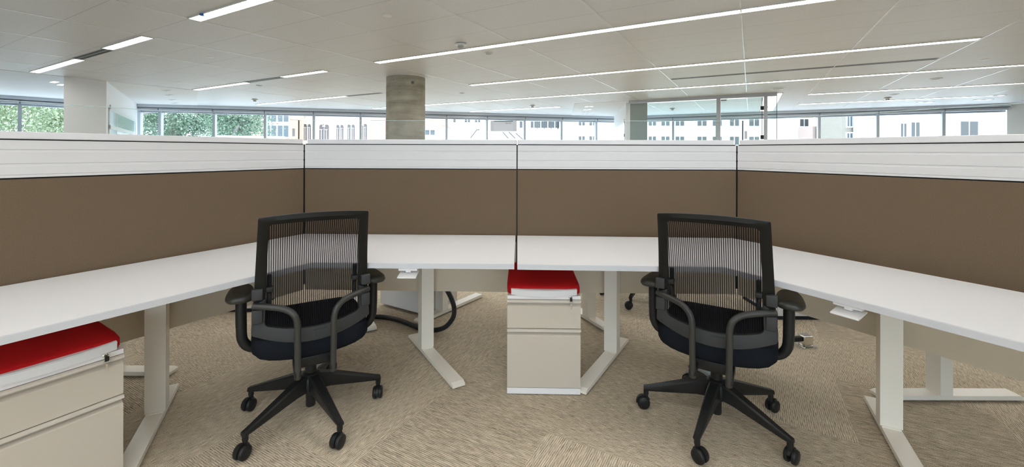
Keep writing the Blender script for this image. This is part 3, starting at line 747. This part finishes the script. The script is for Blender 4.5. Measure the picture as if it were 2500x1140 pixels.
# ---------------------------------------------------------------- pedestals
def pedestal(label, x, y, rz, big_key=False):
    t = thing('mobile_pedestal', label, 'drawer pedestal', (x, y, 0), rz, 'mobile pedestals')
    W = 0.1925; D = 0.50
    MB().box(-W, W, 0.021, D, 0.022, 0.522, 0.003).build('case', M['pedwhite'], t)
    MB().box(-W, W, 0.0, 0.021, 0.504, 0.522).build('top_rail', M['pedwhite'], t)
    MB().box(-W, W, 0.001, 0.021, 0.005, 0.036).build('plinth', M['pedwhite'], t)
    for z0, z1 in ((0.350, 0.5015), (0.0385, 0.3475)):
        prof = [(0.021, z0), (0.0, z0 + 0.001), (0.0, z1 - 0.038), (0.003, z1 - 0.034), (0.018, z1 - 0.026), (0.020, z1 - 0.017), (0.002, z1 - 0.0165), (-0.003, z1 - 0.013), (-0.003, z1 - 0.003), (0.0, z1), (0.021, z1)]
        d = MB().profx(prof, -W, W).build('drawer', M['ped'], t)
        MB().profx([(-0.0005, z1 - 0.0145), (-0.008, z1 - 0.012), (-0.0085, z1 - 0.004), (-0.001, z1 - 0.0005), (0.006, z1 - 0.0005), (0.006, z1 - 0.0145)], -W - 0.001, W + 0.001).build('drawer_pull', M['pedlip'], d)
    # cushion: soft slab
    n = 40; rings = []
    def rr(hw, y0, y1, rad, z):
        cx, cy = 0.0, (y0 + y1) / 2; hy = (y1 - y0) / 2; out = []
        for i in range(n):
            th = 2 * PI * i / n + PI / n; c, s = math.cos(th), math.sin(th)
            p = 9.0
            k = (abs(c) ** p + abs(s) ** p) ** (-1 / p)
            out.append((cx + hw * c * k, cy + hy * s * k, z))
        return out
    for ins, z in ((0.006, 0.5222), (0.0, 0.527), (0.0, 0.555), (0.004, 0.564), (0.014, 0.5695), (0.05, 0.572)):
        rings.append(rr(0.1965 - ins, -0.006 + ins, 0.505 - ins, 0.02, z))
    MB().loft(rings).build('seat_cushion', M['red'], t, smooth=True, angle=60)
    # bowed grab handle
    h = MB(); k = 24; P = []
    for i in range(k + 1):
        s = -1 + 2 * i / k; b = 0.018 * (1 - s * s); dz = 0.004 * (1 - s * s)
        P.append([(0.172 * s, -0.006 - b, 0.528 - dz), (0.172 * s, -0.009 - b, 0.556 - dz * 0.6), (0.172 * s, -0.004 - b, 0.560 - dz * 0.6), (0.172 * s, 0.004, 0.560), (0.172 * s, 0.004, 0.5285)])
    h.loft(P).build('grab_handle', M['white'], t)
    lk = MB().lathe([(0.0085, 0.0), (0.0085, 0.004), (0.006, 0.006), (0.0, 0.006)], (0.140, 0.0, 0.516), (0, -1, 0), 18).build('lock', M['chrome'], t, smooth=True)
    MB().box(0.1385, 0.1415, -0.020, -0.005, 0.507, 0.521).box(0.1335, 0.1465, -0.024, -0.019, 0.500, 0.518, 0.002).build('key', M['black'], lk)
    m = MB(); R_ = 0.009
    m.tube([(0.141 + R_ * math.cos(a), -0.018, 0.497 + R_ * math.sin(a)) for a in [2 * PI * i / 12 for i in range(13)]], 0.0008, 6, 2)
    m.box(0.1375, 0.1445, -0.0165, -0.0150, 0.477, 0.489).box(0.1395, 0.1425, -0.0165, -0.0150, 0.456, 0.478)
    m.build('spare_key', M['chrome'], lk)
    return t
pedestal('red cushioned drawer pedestal with two keys under the middle seam of the desks', 0.170, 2.2165, math.radians(-1.3))
la = math.atan2(-LD[1], -LD[0])
pedestal('red cushioned drawer pedestal under the left wing, cut by the photo edge', -1.484 + LD[0] * 0.1925, 1.614 + LD[1] * 0.1925, la)
# far pedestal: grey rear seen below the left centre panel
pedestal('grey pedestal standing beyond the left centre panel behind the black cable', -0.56, 3.40, math.radians(59.0))

# ---------------------------------------------------------------- task chairs
def sgn(v): return -1.0 if v < 0 else 1.0
def back_y(l, z):
    t = max(0.0, min(1.0, (z - 0.43) / 0.57))
    y = -0.160 - 0.022 * math.sin(t * PI) * -1.0 - 0.092 * t ** 1.6
    return y + 0.030 * (l / 0.24) ** 2 * (0.6 + 0.4 * (1 - t))
def back_pt(s, t, off=0.0, grow=0.0):
    """s in -1..1 across, t in -1..1 up"""
    tt = (t + 1) / 2
    zb = 0.430 + 0.058 * s * s; zt = 1.002 + 0.012 * (1 - s * s)
    z = zb + (zt - zb) * tt
    w = 0.243 - 0.024 * tt
    l = s * (w + grow)
    return (l, back_y(l, z) + off, z + (grow * sgn(t) if abs(t) > 0.9 else 0))
def rloop(a, b0, b1, rs, rt, m=16, k=8):
    """rounded rectangle loop in s,t: half width a, t from b0 to b1, corner radii rs (in s) and rt (in t); starts at the lower left"""
    out = []
    C = [(a - rs, b0 + rt, -90), (a - rs, b1 - rt, 0), (-a + rs, b1 - rt, 90), (-a + rs, b0 + rt, 180)]
    for q in range(4):
        cx, cy, a0 = C[q]
        px, py, pa = C[q - 1]
        e = (px + rs * math.cos(math.radians(pa + 90)), py + rt * math.sin(math.radians(pa + 90)))
        st = (cx + rs * math.cos(math.radians(a0)), cy + rt * math.sin(math.radians(a0)))
        for i in range(1, m): out.append((e[0] + (st[0] - e[0]) * i / m, e[1] + (st[1] - e[1]) * i / m))
        for i in range(k + 1):
            an = math.radians(a0 + 90 * i / k); out.append((cx + rs * math.cos(an), cy + rt * math.sin(an)))
    return out
def task_chair(label, x, y, rz, base_rot, heads):
    t = thing('task_chair', label, 'office chair', (x, y, 0), rz, 'black mesh task chairs')
        # back frame ring
    o_ = rloop(1.0, -1.0, 1.0, 0.028, 0.03); i_ = rloop(0.815, -0.80, 0.868, 0.07, 0.06); N_ = len(o_)
    m_ = [(a[0] * 0.5 + b[0] * 0.5, a[1] * 0.5 + b[1] * 0.5) for a, b in zip(o_, i_)]
    rings = [[back_pt(*q, -0.008) for q in o_], [back_pt(*q, -0.016) for q in m_], [back_pt(*q, -0.008) for q in i_], [back_pt(*q, 0.008) for q in i_], [back_pt(*q, 0.012) for q in m_], [back_pt(*q, 0.008) for q in o_]]
    k = MB(); k.loft(rings + [rings[0]], cap=False)
    bf = k.build('back_frame', M['frame'], t, smooth=True, angle=50)
    # heavier lower rim on the rear face
    idx = [i for i in range(N_) if o_[i][1] < -0.42]
    idx = sorted(idx, key=lambda i: ((i - N_ * 0.6) % N_))
    pr2 = []
    for i in idx:
        a, b = o_[i], i_[i]
        e = 0.02
        pr2.append([back_pt(a[0] * 1.01, a[1] - 0.01 if a[1] < -0.95 else a[1], -0.004), back_pt(a[0], a[1], -0.022), back_pt(a[0] * 0.5 + b[0] * 0.5, a[1] * 0.5 + b[1] * 0.5, -0.025), back_pt(b[0], b[1], -0.020), back_pt(b[0] * 0.985, b[1], -0.006)])
    k = MB(); k.loft(pr2).build('lower_frame', M['lower'], t, smooth=True, angle=60)
    # maker plate
    k = MB(); q = [back_pt(s_, tt_, -0.0262) for s_, tt_ in ((-0.02, -0.945), (0.20, -0.945), (0.20, -0.845), (-0.02, -0.845))]
    q2 = [(a[0], a[1] + 0.004, a[2]) for a in q]
    k.add(q + q2, [(0, 1, 2, 3), (7, 6, 5, 4), (0, 4, 5, 1), (1, 5, 6, 2), (2, 6, 7, 3), (3, 7, 4, 0)]).build('maker_plate', M['lower'], t)
    # mesh sheet
    gs, gt = 26, 26; vs = []; fs = []
    for j in range(gt + 1):
        for i in range(gs + 1):
            vs.append(back_pt(-0.84 + 1.68 * i / gs, -0.83 + 1.72 * j / gt, -0.002))
    for j in range(gt):
        for i in range(gs):
            a = j * (gs + 1) + i; fs.append((a, a + 1, a + gs + 2, a + gs + 1))
    MB().add(vs, fs).build('back_mesh', M['mesh'], t, smooth=True)
    # pads, lumbar clips and back tubes
    for s in (-1, 1):
        for z0, z1 in ((0.642, 0.690), (0.540, 0.600)):
            l = s * 0.222; yy = back_y(l, (z0 + z1) / 2)
            MB().box(min(l - 0.021, l + 0.021), max(l - 0.021, l + 0.021), yy - 0.036, yy - 0.010, z0, z1, 0.005).build('side_pad', M['lower'], t, smooth=True)
        l = s * 0.176
        yy = back_y(l, 0.70)
        c = MB().box(l - 0.009, l + 0.009, yy + 0.004, yy + 0.026, 0.60, 0.740, 0.006)
        c.box(l - 0.014, l + 0.014, yy - 0.014, yy + 0.02, 0.668, 0.690, 0.004)
        c.build('lumbar_clip', M['black'], t, smooth=True)
        MB().tube([(s * 0.238, back_y(0.23, 0.612) - 0.020, 0.616), (s * 0.19, back_y(0.19, 0.61) - 0.036, 0.612), (s * 0.125, back_y(0.12, 0.60) - 0.056, 0.600), (s * 0.088, -0.228, 0.578), (s * 0.074, -0.232, 0.538), (s * 0.0725, -0.232, 0.46), (s * 0.0715, -0.230, 0.385), (s * 0.071, -0.228, 0.312), (s * 0.071, -0.226, 0.298)], 0.0135, 14, 6).build('back_tube', M['tube'], t, smooth=True)
        # armrest
        ar = MB().tube([(s * 0.285, -0.035, 0.612), (s * 0.285, -0.035, 0.55), (s * 0.284, -0.035, 0.49), (s * 0.279, -0.035, 0.437), (s * 0.255, -0.032, 0.400), (s * 0.215, -0.03, 0.385), (s * 0.16, -0.03, 0.376)], [0.022, 0.022, 0.0215, 0.021, 0.020, 0.019, 0.018], 14, 6).build('armrest', M['black'], t, smooth=True)
        rg = []
        for ins, z in ((0.022, 0.606), (0.006, 0.612), (0.0, 0.622), (0.003, 0.633), (0.012, 0.641), (0.03, 0.645)):
            ring_ = []
            for i in range(36):
                th = 2 * PI * i / 36; cc, ss = math.cos(th), math.sin(th); p = 3.2
                kk = (abs(cc) ** p + abs(ss) ** p) ** (-1 / p)
                wx = (0.055 - ins) * (1.0 - 0.16 * ss); ly = 0.135 - ins
                ring_.append((s * (0.285 + 0.004) + wx * cc * kk, 0.035 + ly * ss * kk, z - 0.006 * ss))
            rg.append(ring_)
        MB().loft(rg).build('arm_pad', M['pad'], ar, smooth=True, angle=70)
    # seat
    rg = []
    for sc, z, dz in ((0.35, 0.342, 0.0), (0.80, 0.344, 0.5), (0.95, 0.352, 0.8), (0.995, 0.368, 0.7), (1.0, 0.395, 0.4), (1.0, 0.430, 0.0), (0.985, 0.452, 0.0), (0.94, 0.464, 0.0), (0.6, 0.468, 0.0), (0.2, 0.462, 0.0)):
        ring_ = []
        for i in range(48):
            th = 2 * PI * i / 48; cc, ss = math.cos(th), math.sin(th); p = 7.0
            kk = (abs(cc) ** p + abs(ss) ** p) ** (-1 / p)
            X = 0.247 * sc * cc * kk; Y = 0.050 + 0.222 * sc * ss * kk
            ring_.append((X, Y, z + dz * 0.045 * (X / 0.247) ** 2))
        rg.append(ring_)
    MB().loft(rg).build('seat', M['seat'], t, smooth=True, angle=70)
    me_ = MB().box(-0.075, 0.075, -0.15, 0.13, 0.300, 0.352, 0.01).box(-0.086, -0.058, -0.240, -0.10, 0.305, 0.332, 0.004).box(0.058, 0.086, -0.240, -0.10, 0.305, 0.332, 0.004)
    me_.cyl((-0.20, 0.03, 0.335), (0.20, 0.03, 0.335), 0.008)
    me_.lathe([(0.040, 0.258), (0.046, 0.272), (0.046, 0.302)], n=20)
    me_.build('seat_mechanism', M['black'], t, smooth=True)
    # column
    MB().lathe([(0.021, 0.046), (0.022, 0.05), (0.022, 0.105), (0.030, 0.112), (0.030, 0.205), (0.026, 0.208), (0.0255, 0.285), (0.015, 0.286), (0.015, 0.30)], n=24).build('gas_column', M['black'], t, smooth=True)
    MB().lathe([(0.034, 0.118), (0.046, 0.124), (0.052, 0.150), (0.050, 0.185), (0.040, 0.205), (0.031, 0.210)], n=24).build('base_hub', M['black'], t, smooth=True)
    for i in range(5):
        a = base_rot + i * 2 * PI / 5; d = (math.cos(a), math.sin(a)); n = (-d[1], d[0])
        secs = []
        for r, hw, zb, zt in ((0.032, 0.026, 0.128, 0.204), (0.09, 0.024, 0.126, 0.190), (0.20, 0.019, 0.108, 0.152), (0.300, 0.0145, 0.092, 0.117), (0.329, 0.0135, 0.089, 0.108)):
            sec = []
            for du, z in ((-hw, zb + 0.004), (-hw * 0.85, zb), (hw * 0.85, zb), (hw, zb + 0.004), (hw, zt - 0.007), (hw * 0.7, zt), (-hw * 0.7, zt), (-hw, zt - 0.007)):
                sec.append((d[0] * r + n[0] * du, d[1] * r + n[1] * du, z))
            secs.append(sec)
        k = MB().loft(secs)
        pe = (d[0] * 0.318, d[1] * 0.318)
        k.cyl((pe[0], pe[1], 0.070), (pe[0], pe[1], 0.103), 0.0125, 16)
        lg = k.build('base_leg', M['black'], t, smooth=True, angle=35)
        h = heads[i] - rz; fd = (math.cos(h), math.sin(h)); ax = (-fd[1], fd[0])
        c = (pe[0] + fd[0] * 0.014, pe[1] + fd[1] * 0.014, 0.0305)
        w = MB()
        for s in (-1, 1):
            cc = (c[0] + ax[0] * 0.0065 * s, c[1] + ax[1] * 0.0065 * s, c[2])
            w.lathe([(0.0, 0.0), (0.0275, 0.0), (0.030, 0.002), (0.0305, 0.008), (0.0285, 0.0145), (0.024, 0.017), (0.0, 0.0175)], cc, (ax[0] * s, ax[1] * s, 0), 28)
        co = w.build('caster', M['black'], lg, smooth=True, angle=45)
        hd = MB(); R_ = 0.0335; pts = []
        # hood: arc over the wheels
        arc = [math.radians(v) for v in range(20, 191, 17)]
        rg = []
        for v in arc:
            rg.append([(c[0] - fd[0] * (R_ + dr_) * math.cos(v) + ax[0] * o * 1.0, c[1] - fd[1] * (R_ + dr_) * math.cos(v) + ax[1] * o, c[2] + (R_ + dr_) * math.sin(v)) for dr_, o in ((-0.012, -0.0058), (0.001, -0.0058), (0.001, 0.0058), (-0.012, 0.0058))])
        hd.loft(rg)
        hd.lathe([(0.010, 0.052), (0.010, 0.072)], (pe[0], pe[1], 0), n=14)
        hd.build('caster', M['black'], lg, smooth=True, angle=45)
    return t
R_ = math.radians
task_chair('black mesh task chair on the left, tucked into the left desk corner', -0.975, 2.051, R_(30.5), R_(-115.5 - 30.5), [R_(h) for h in (-105, -105, -80, 40, -100)])
task_chair('black mesh task chair on the right, tucked into the right desk corner', 0.972, 1.998, R_(-31.9), R_(-129 + 31.9), [R_(h) for h in (-60, 35, 25, 160, 175)])
task_chair('chair beyond the right centre panel, only its casters showing below', 1.126, 3.70, R_(150.0), R_(-120 - 150), [R_(h) for h in (150, 120, 60, 80, 100)])

# ---------------------------------------------------------------- small things on the floor and beyond
cb = MB().tube([(-1.32, 3.12, 0.016), (-1.15, 3.2, 0.016), (-0.996, 3.217, 0.016), (-0.86, 3.165, 0.016), (-0.748, 3.085, 0.016), (-0.65, 3.01, 0.016), (-0.56, 2.972, 0.018), (-0.47, 2.955, 0.045), (-0.412, 2.95, 0.11), (-0.398, 2.93, 0.185), (-0.415, 2.915, 0.26), (-0.448, 2.90, 0.335), (-0.48, 2.89, 0.41), (-0.50, 2.88, 0.70)], 0.0165, 14, 6).build('power_cable', M['cable'], smooth=True)
tag(cb, 'thick black cable looping from the floor up behind the left centre panel', 'cable')
yc = MB().tube([(-1.93, 3.02, 0.30), (-1.935, 2.99, 0.16), (-1.93, 2.97, 0.05), (-1.90, 2.99, 0.006), (-1.80, 3.05, 0.006), (-1.66, 3.07, 0.006)], 0.005, 8, 5).build('data_cable', M['yellow'], smooth=True)
yc.location = (0.14, 0.02, 0)
tag(yc, 'thin yellow cable behind the left chair', 'cable')
fo = thing('floor_outlet', 'small steel floor outlet box right of the right chair', 'floor outlet', (1.95, 2.80, 0), R_(8))
MB().box(-0.034, 0.034, -0.03, 0.03, 0.002, 0.070, 0.006).build('housing', M['chrome'], fo, smooth=True)
MB().box(-0.05, 0.05, -0.045, 0.045, 0.0, 0.003).build('base_plate', M['chrome'], fo)
MB().box(-0.10, -0.034, -0.012, 0.014, 0.03, 0.06, 0.003).build('plug', M['black'], fo)
def file_cabinet(label, x, y, w):
    t = thing('file_cabinet', label, 'cabinet', (x, y, 0), 0.0, 'low white cabinets')
    MB().box(0, w, 0.02, 0.48, 0.0, 0.03).build('plinth', M['slot'], t)
    MB().box(0, w, 0.012, 0.48, 0.03, 0.66).build('body', M['tile'], t)
    for i in range(2):
        MB().box(0.004, w - 0.004, 0.0, 0.012, 0.035 + 0.31 * i, 0.34 + 0.31 * i, 0.003).build('drawer', M['tile'], t)
file_cabinet('low white cabinet with black base beyond the left panel', -3.05, 3.33, 1.0)
file_cabinet('low white cabinet with black base beyond the right panel', 2.02, 3.205, 1.0)
cu = unit(CM[0] - CL[0], CM[1] - CL[1])
sb = thing('glass_label', 'grey label with a green top stripe on the corner of the clear centre screen', 'label', (CM[0] - cu[0] * 0.004 + 0.0012, CM[1] - cu[1] * 0.004 + 0.030, 0), math.atan2(cu[1], cu[0]))
MB().box(-0.172, 0.0, 0.0, 0.004, 1.411, 1.482).build('body', M['boxgrey'], sb)
MB().box(-0.172, -0.149, -0.0012, 0.0, 1.411, 1.482).build('end_band', M['boxgrey2'], sb)
MB().box(-0.024, 0.0, -0.0012, 0.0, 1.411, 1.482).build('end_band', M['boxgrey2'], sb)
MB().box(-0.149, -0.024, -0.0012, 0.0, 1.4755, 1.4815).build('green_stripe', M['green'], sb)
tcu = bpy.data.curves.new('lettering', 'FONT'); tcu.body = 'RATIO'; tcu.size = 0.0135; tcu.extrude = 0.0003; tcu.align_x = 'RIGHT'
tmp = bpy.data.objects.new('lettering_curve', tcu); COL.objects.link(tmp)
tme = bpy.data.meshes.new_from_object(tmp.evaluated_get(bpy.context.evaluated_depsgraph_get()))
bpy.data.objects.remove(tmp); tme.materials.clear(); tme.materials.append(M['ink'])
tx = bpy.data.objects.new('lettering', tme); COL.objects.link(tx); tx.parent = sb; tx.location = (-0.034, -0.0004, 1.4595); tx.rotation_euler = (PI / 2, 0, 0)

# ---------------------------------------------------------------- outside
gp = MB().prism([(-70, 16.5), (60, 17.5), (60, 90), (-70, 90)], -9.3, -9.0).build('ground', M['asphalt']); struct(gp)
gp3 = MB().prism([(-70, -60), (60, -60), (60, -10), (-70, -10)], -9.3, -9.0).build('ground', M['asphalt']); struct(gp3)
gp2 = MB().prism([(-70, -10), (-17.5, -10), (-17.5, 4.5), (-12, 13), (-70, 16.5)], -9.3, -9.0).build('ground', M['asphalt']); struct(gp2)
CAMZ = CAM_H
def zz(y, Y): return CAMZ + (369.5 - y) / FPX * Y
def kx(x, Y): return (x - 1250) / FPX * Y
def building(label, x0, x1, Y, depth, z1, m, wins=(), gm='winglass', roof=None, ang=0.0, name='building'):
    """wins: (centre x, half width, z0, z1) in the building's own metres; x0..x1 on its front at distance Y"""
    t = thing(name, label, 'building', (x0, Y, -9.0), ang)
    w = x1 - x0
    MB().box(0, w, 0, depth, 0, z1 + 9.0).build('wall', m, t)
    for cx, hw, a, b in wins:
        f = MB().box(cx - hw - 0.08, cx + hw + 0.08, -0.06, 0.0, a + 9 - 0.10, b + 9 + 0.10).build('window', M['bwhite'], t)
        MB().box(cx - hw, cx - 0.04, -0.075, -0.06, a + 9, b + 9).box(cx + 0.04, cx + hw, -0.075, -0.06, a + 9, b + 9).build('pane', M[gm], f)
    if roof: MB().profx([(-0.6, z1 + 9.0), (depth / 2, z1 + 9.0 + roof), (depth + 0.6, z1 + 9.0)], -0.4, w + 0.4).build('roof', M['roof'], t)
    return t
# orange brick block behind the tree
Y = 34.0; x0 = kx(560, Y); x1 = kx(706, Y)
building('orange brick building with blue windows right of the tree', x0, x1, Y, 2.4, 9.0, M['orange'],
         [(kx(px, Y) - x0, 13 / FPX * Y, zz(yb, Y), zz(ya, Y)) for px in (600, 662, 692) for ya, yb in ((275, 299), (308, 336))] )
# cream arcade
Y = 37.0; x0 = kx(704, Y); x1 = kx(944, Y)
ar = thing('building', 'cream stone building with paired round arches left of the column', 'building', (x0, Y, -9.0))
MB().box(0, x1 - x0, 0, 4.5, 0, 9 + 9.5).build('wall', M['cream'], ar)
MB().box(0, x1 - x0, -0.25, 0, 9 + zz(284, Y), 9 + zz(281.5, Y)).build('cornice', M['cream'], ar)
for px, hw, yt, yb in ((713, 3.2, 312, 344), (721.5, 3.2, 312, 344), (745.5, 3.6, 305, 344), (755.5, 3.6, 305, 344), (785, 5.4, 306, 344), (797.5, 5.4, 306, 344), (825, 3.6, 307, 344), (835, 3.6, 307, 344), (852, 3.6, 306, 344), (862.5, 3.6, 306, 344), (883, 3.4, 306, 344), (892, 3.8, 304, 344)):
    cx = kx(px, Y) - x0; r = hw / FPX * Y; zt = 9 + zz(yt, Y); z0 = 9 + zz(yb, Y)
    pts = [(cx - r, z0), (cx + r, z0)] + [(cx + r * math.cos(a), zt - r + r * math.sin(a)) for a in [PI * i / 12 for i in range(13)]]
    n = len(pts)
    k = MB(); k.add([(a, -0.03, b) for a, b in pts] + [(a, 0.0, b) for a, b in pts], [tuple(range(n)), tuple(range(2 * n - 1, n - 1, -1))] + [(n + i, n + (i + 1) % n, (i + 1) % n, i) for i in range(n)])
    w_ = k.build('arched_window', M['arch'], ar)
    k = MB(); A = [PI * i / 14 for i in range(15)]
    ro, ri = r * 1.75, r * 1.3
    k.loft([[(cx + q * math.cos(a), yy, zt - r + q * math.sin(a)) for q, yy in ((ri, -0.02), (ri, -0.12), (ro, -0.12), (ro, -0.02))] for a in A]).build('arch_moulding', M['cream'], w_)
    MB().cyl((cx + r * 0.05, -0.09, z0), (cx + r * 0.05, -0.09, zt - 2.2 * r), r * 0.16, 8).box(cx - r * 0.5, cx + r * 0.5, -0.14, -0.03, zt - 2.35 * r, zt - 2.1 * r).build('small_column', M['cream'], w_)
MB().box(kx(908, Y) - x0, x1 - x0, -0.35, 0, 0, 9 + zz(288, Y)).build('brick_pier', M['pink'], ar)
# red tiled roof right of the column
Y = 36.0; x0 = kx(960, Y); x1 = kx(1076, Y)
rb = building('low house with red tiled roof right of the concrete column', x0, x1, Y, 4.6, zz(306, Y), M['cream'], [(kx(1050, Y) - x0, 0.4, zz(330, Y), zz(318, Y))], roof=2.0)
# white garage with ramps
Y = 42.0; x0 = kx(1082, Y); x1 = kx(1376, Y)
wg = building('white low building with a long band of blue windows behind the grey sign box', x0, x1, Y, 10, zz(262, Y), M['bwhite'],
              [(kx(px, Y) - x0, 6.5 / FPX * Y, zz(299, Y), zz(290, Y)) for px in (1106, 1141, 1166)] + [(kx(px, Y) - x0, 7.4 / FPX * Y, zz(312, Y), zz(296, Y)) for px in (1276, 1303, 1320, 1337, 1354, 1370)], 'winpale')
for pa, pb in (((1149, 337), (1164, 317)), ((1164, 317), (1171, 317)), ((1227, 322), (1241, 338)), ((1242, 322), (1258, 338)), ((1259, 325), (1276, 340))):
    a = (kx(pa[0], Y) - x0, -0.05, 9 + zz(pa[1], Y)); b = (kx(pb[0], Y) - x0, -0.05, 9 + zz(pb[1], Y))
    MB().cyl(a, b, 0.045, 8).build('handrail', M['winpale'], wg)
# white office block
Y = 38.0; x0 = kx(1376, Y); x1 = kx(1985, Y)
ws = []
for px, hw in ((1420, 7.5), (1446, 7.5), (1541, 8), (1566, 8), (1592, 9), (1624, 10), (1659, 10.5), (1713, 11), (1750, 11), (1792, 11), (1840, 12), (1962, 10)):
    ws.append((kx(px, Y) - x0, hw / FPX * Y, zz(306, Y), zz(289, Y)))
    ws.append((kx(px, Y) - x0, hw / FPX * Y, zz(352, Y), zz(332, Y)))
building('white rendered office block with paired windows behind the glass room', x0, x1, Y, 3.6, 9.5, M['bwhite'], ws, 'winpale')
# pink brick house
Y = 36.0; x0 = kx(1984, Y); x1 = kx(2072, Y)
building('pink brick house with a white framed window at the right', x0, x1, Y, 1.8, zz(306, Y), M['pink'], [(kx(2035, Y) - x0, 4.5 / FPX * Y, zz(324, Y), zz(309, Y))], 'winpale')
# beige brick block with bay
Y = 33.0; x0 = kx(2056, Y); x1 = kx(2196, Y)
building('beige brick block with tall dark windows at the right', x0, x1, Y, 2.8, 9.5, M['beige'],
         [(kx(2073, Y) - x0, 5.5 / FPX * Y, zz(306, Y), zz(270, Y)), (kx(2073, Y) - x0, 6 / FPX * Y, zz(350, Y), zz(323, Y)), (kx(2159, Y) - x0, 5.5 / FPX * Y, zz(350, Y), zz(307, Y)), (kx(2183, Y) - x0, 7 / FPX * Y, zz(350, Y), zz(304, Y))])
Y = 29.0; x0 = kx(2192, Y); x1 = kx(2620, Y)
building('white wall building with two curtained windows at the far right', x0, x1, Y, 3.8, 9.5, M['bwhite'],
         [(kx(2204, Y) - x0, 6.5 / FPX * Y, zz(350, Y), zz(299, Y)), (kx(2233, Y) - x0, 10 / FPX * Y, zz(350, Y), zz(296, Y)), (kx(2364, Y) - x0, 21 / FPX * Y, zz(350, Y), zz(293, Y))], 'winpale')
# white rail wall seen low between the tree windows
Y = 15.6; ta = (kx(527, Y), Y); tb_ = (kx(660, Y), 16.6)
tw = MB(); tu = unit(tb_[0] - ta[0], tb_[1] - ta[1])
tw.ob(ta, tu, (-tu[1], tu[0]), math.hypot(tb_[0] - ta[0], tb_[1] - ta[1]), 0.3, -9.0, 1.84)
tw = tw.build('terrace_wall', M['bwhite']); tag(tw, 'low white terrace wall outside the windows under the right end of the tree', 'wall')
# far left pale houses behind the trees
Y = 44.0
building('pale far building behind the left trees', kx(-260, Y), kx(540, Y), Y, 6, 7.0, M['bwhite'], [(3.0 + 3.2 * i, 0.7, 1.5, 3.2) for i in range(9)], 'winpale')

def tree(label, cx, cy, cz, rx, ry, rz_, n, m, seed, size=0.20, limbs=()):
    rnd = random.Random(seed)
    t = thing('tree', label, 'tree', (cx, cy, -9.0), 0.0)
    clumps = []
    for _ in range(60):
        th = rnd.uniform(0, 2 * PI); ph = math.acos(rnd.uniform(-1, 1)); rr = rnd.uniform(0.25, 0.95) ** 0.6
        clumps.append((rx * rr * math.sin(ph) * math.cos(th), ry * rr * math.sin(ph) * math.sin(th), rz_ * rr * math.cos(ph), rnd.uniform(0.45, 0.95)))
    k = MB()
    for _ in range(n):
        c = rnd.choice(clumps); r = c[3]
        p = Vector((c[0] + rnd.gauss(0, r * 0.55), c[1] + rnd.gauss(0, r * 0.55), c[2] + rnd.gauss(0, r * 0.45) + cz + 9.0))
        a = Vector((rnd.gauss(0, 1), rnd.gauss(0, 1), rnd.gauss(0, 1))).normalized(); b = a.orthogonal().normalized()
        b = (Matrix.Rotation(rnd.uniform(0, 2 * PI), 3, a) @ b); s = size * rnd.uniform(0.6, 1.3); c2 = a.cross(b)
        k.add([p - b * s, p + c2 * s * 0.62 + a * s * 0.12, p + b * s, p - c2 * s * 0.62 + a * s * 0.12], [(0, 1, 2, 3)])
    me = bpy.data.meshes.new('foliage'); me.from_pydata(k.v, [], k.f); me.materials.append(m)
    o = bpy.data.objects.new('foliage', me); COL.objects.link(o); o.parent = t
    b = MB().tube([(0, 0, 0), (0.1, 0, 4.0), (0.0, 0.1, cz + 9 - rz_ * 0.6), (0.1, 0, cz + 9)], [0.32, 0.26, 0.2, 0.12], 10, 5)
    for pts in limbs: b.tube(pts, [0.05] * (len(pts) - 1) + [0.02], 8, 5)
    b.build('trunk', M['bark'], t, smooth=True)
    return t
cz9 = 9.0
tree('pale leafy tree filling the far left windows', -21.6, 17.0, 3.2, 4.0, 2.6, 2.6, 29000, M['leafA'], 3, 0.056, [[(0, 0, cz9 + 1.0), (1.4, -1.0, cz9 + 2.2), (2.6, -2.0, cz9 + 3.0), (0.5, -2.4, cz9 + 4.3)], [(2.9, -1.6, cz9 + 2.0), (1.2, -1.8, cz9 + 3.2), (0.2, -1.9, cz9 + 4.2)]])
tree('green tree with curved grey branches in the windows right of the white wall', -16.9, 21.0, 3.2, 2.5, 2.2, 2.6, 29000, M['leafB'], 11, 0.055, [[(0, 0, cz9 + 0.5), (-0.6, -2.2, cz9 + 1.7), (0.4, -2.5, cz9 + 2.7), (1.8, -2.6, cz9 + 3.1)]])
tree('green tree between the branching tree and the orange brick building', -13.0, 20.2, 3.0, 1.1, 1.6, 2.3, 15000, M['leafB'], 23, 0.052, [[(0, 0, cz9 + 0.5), (0.3, -1.2, cz9 + 1.6), (0.9, -1.5, cz9 + 2.4)]])
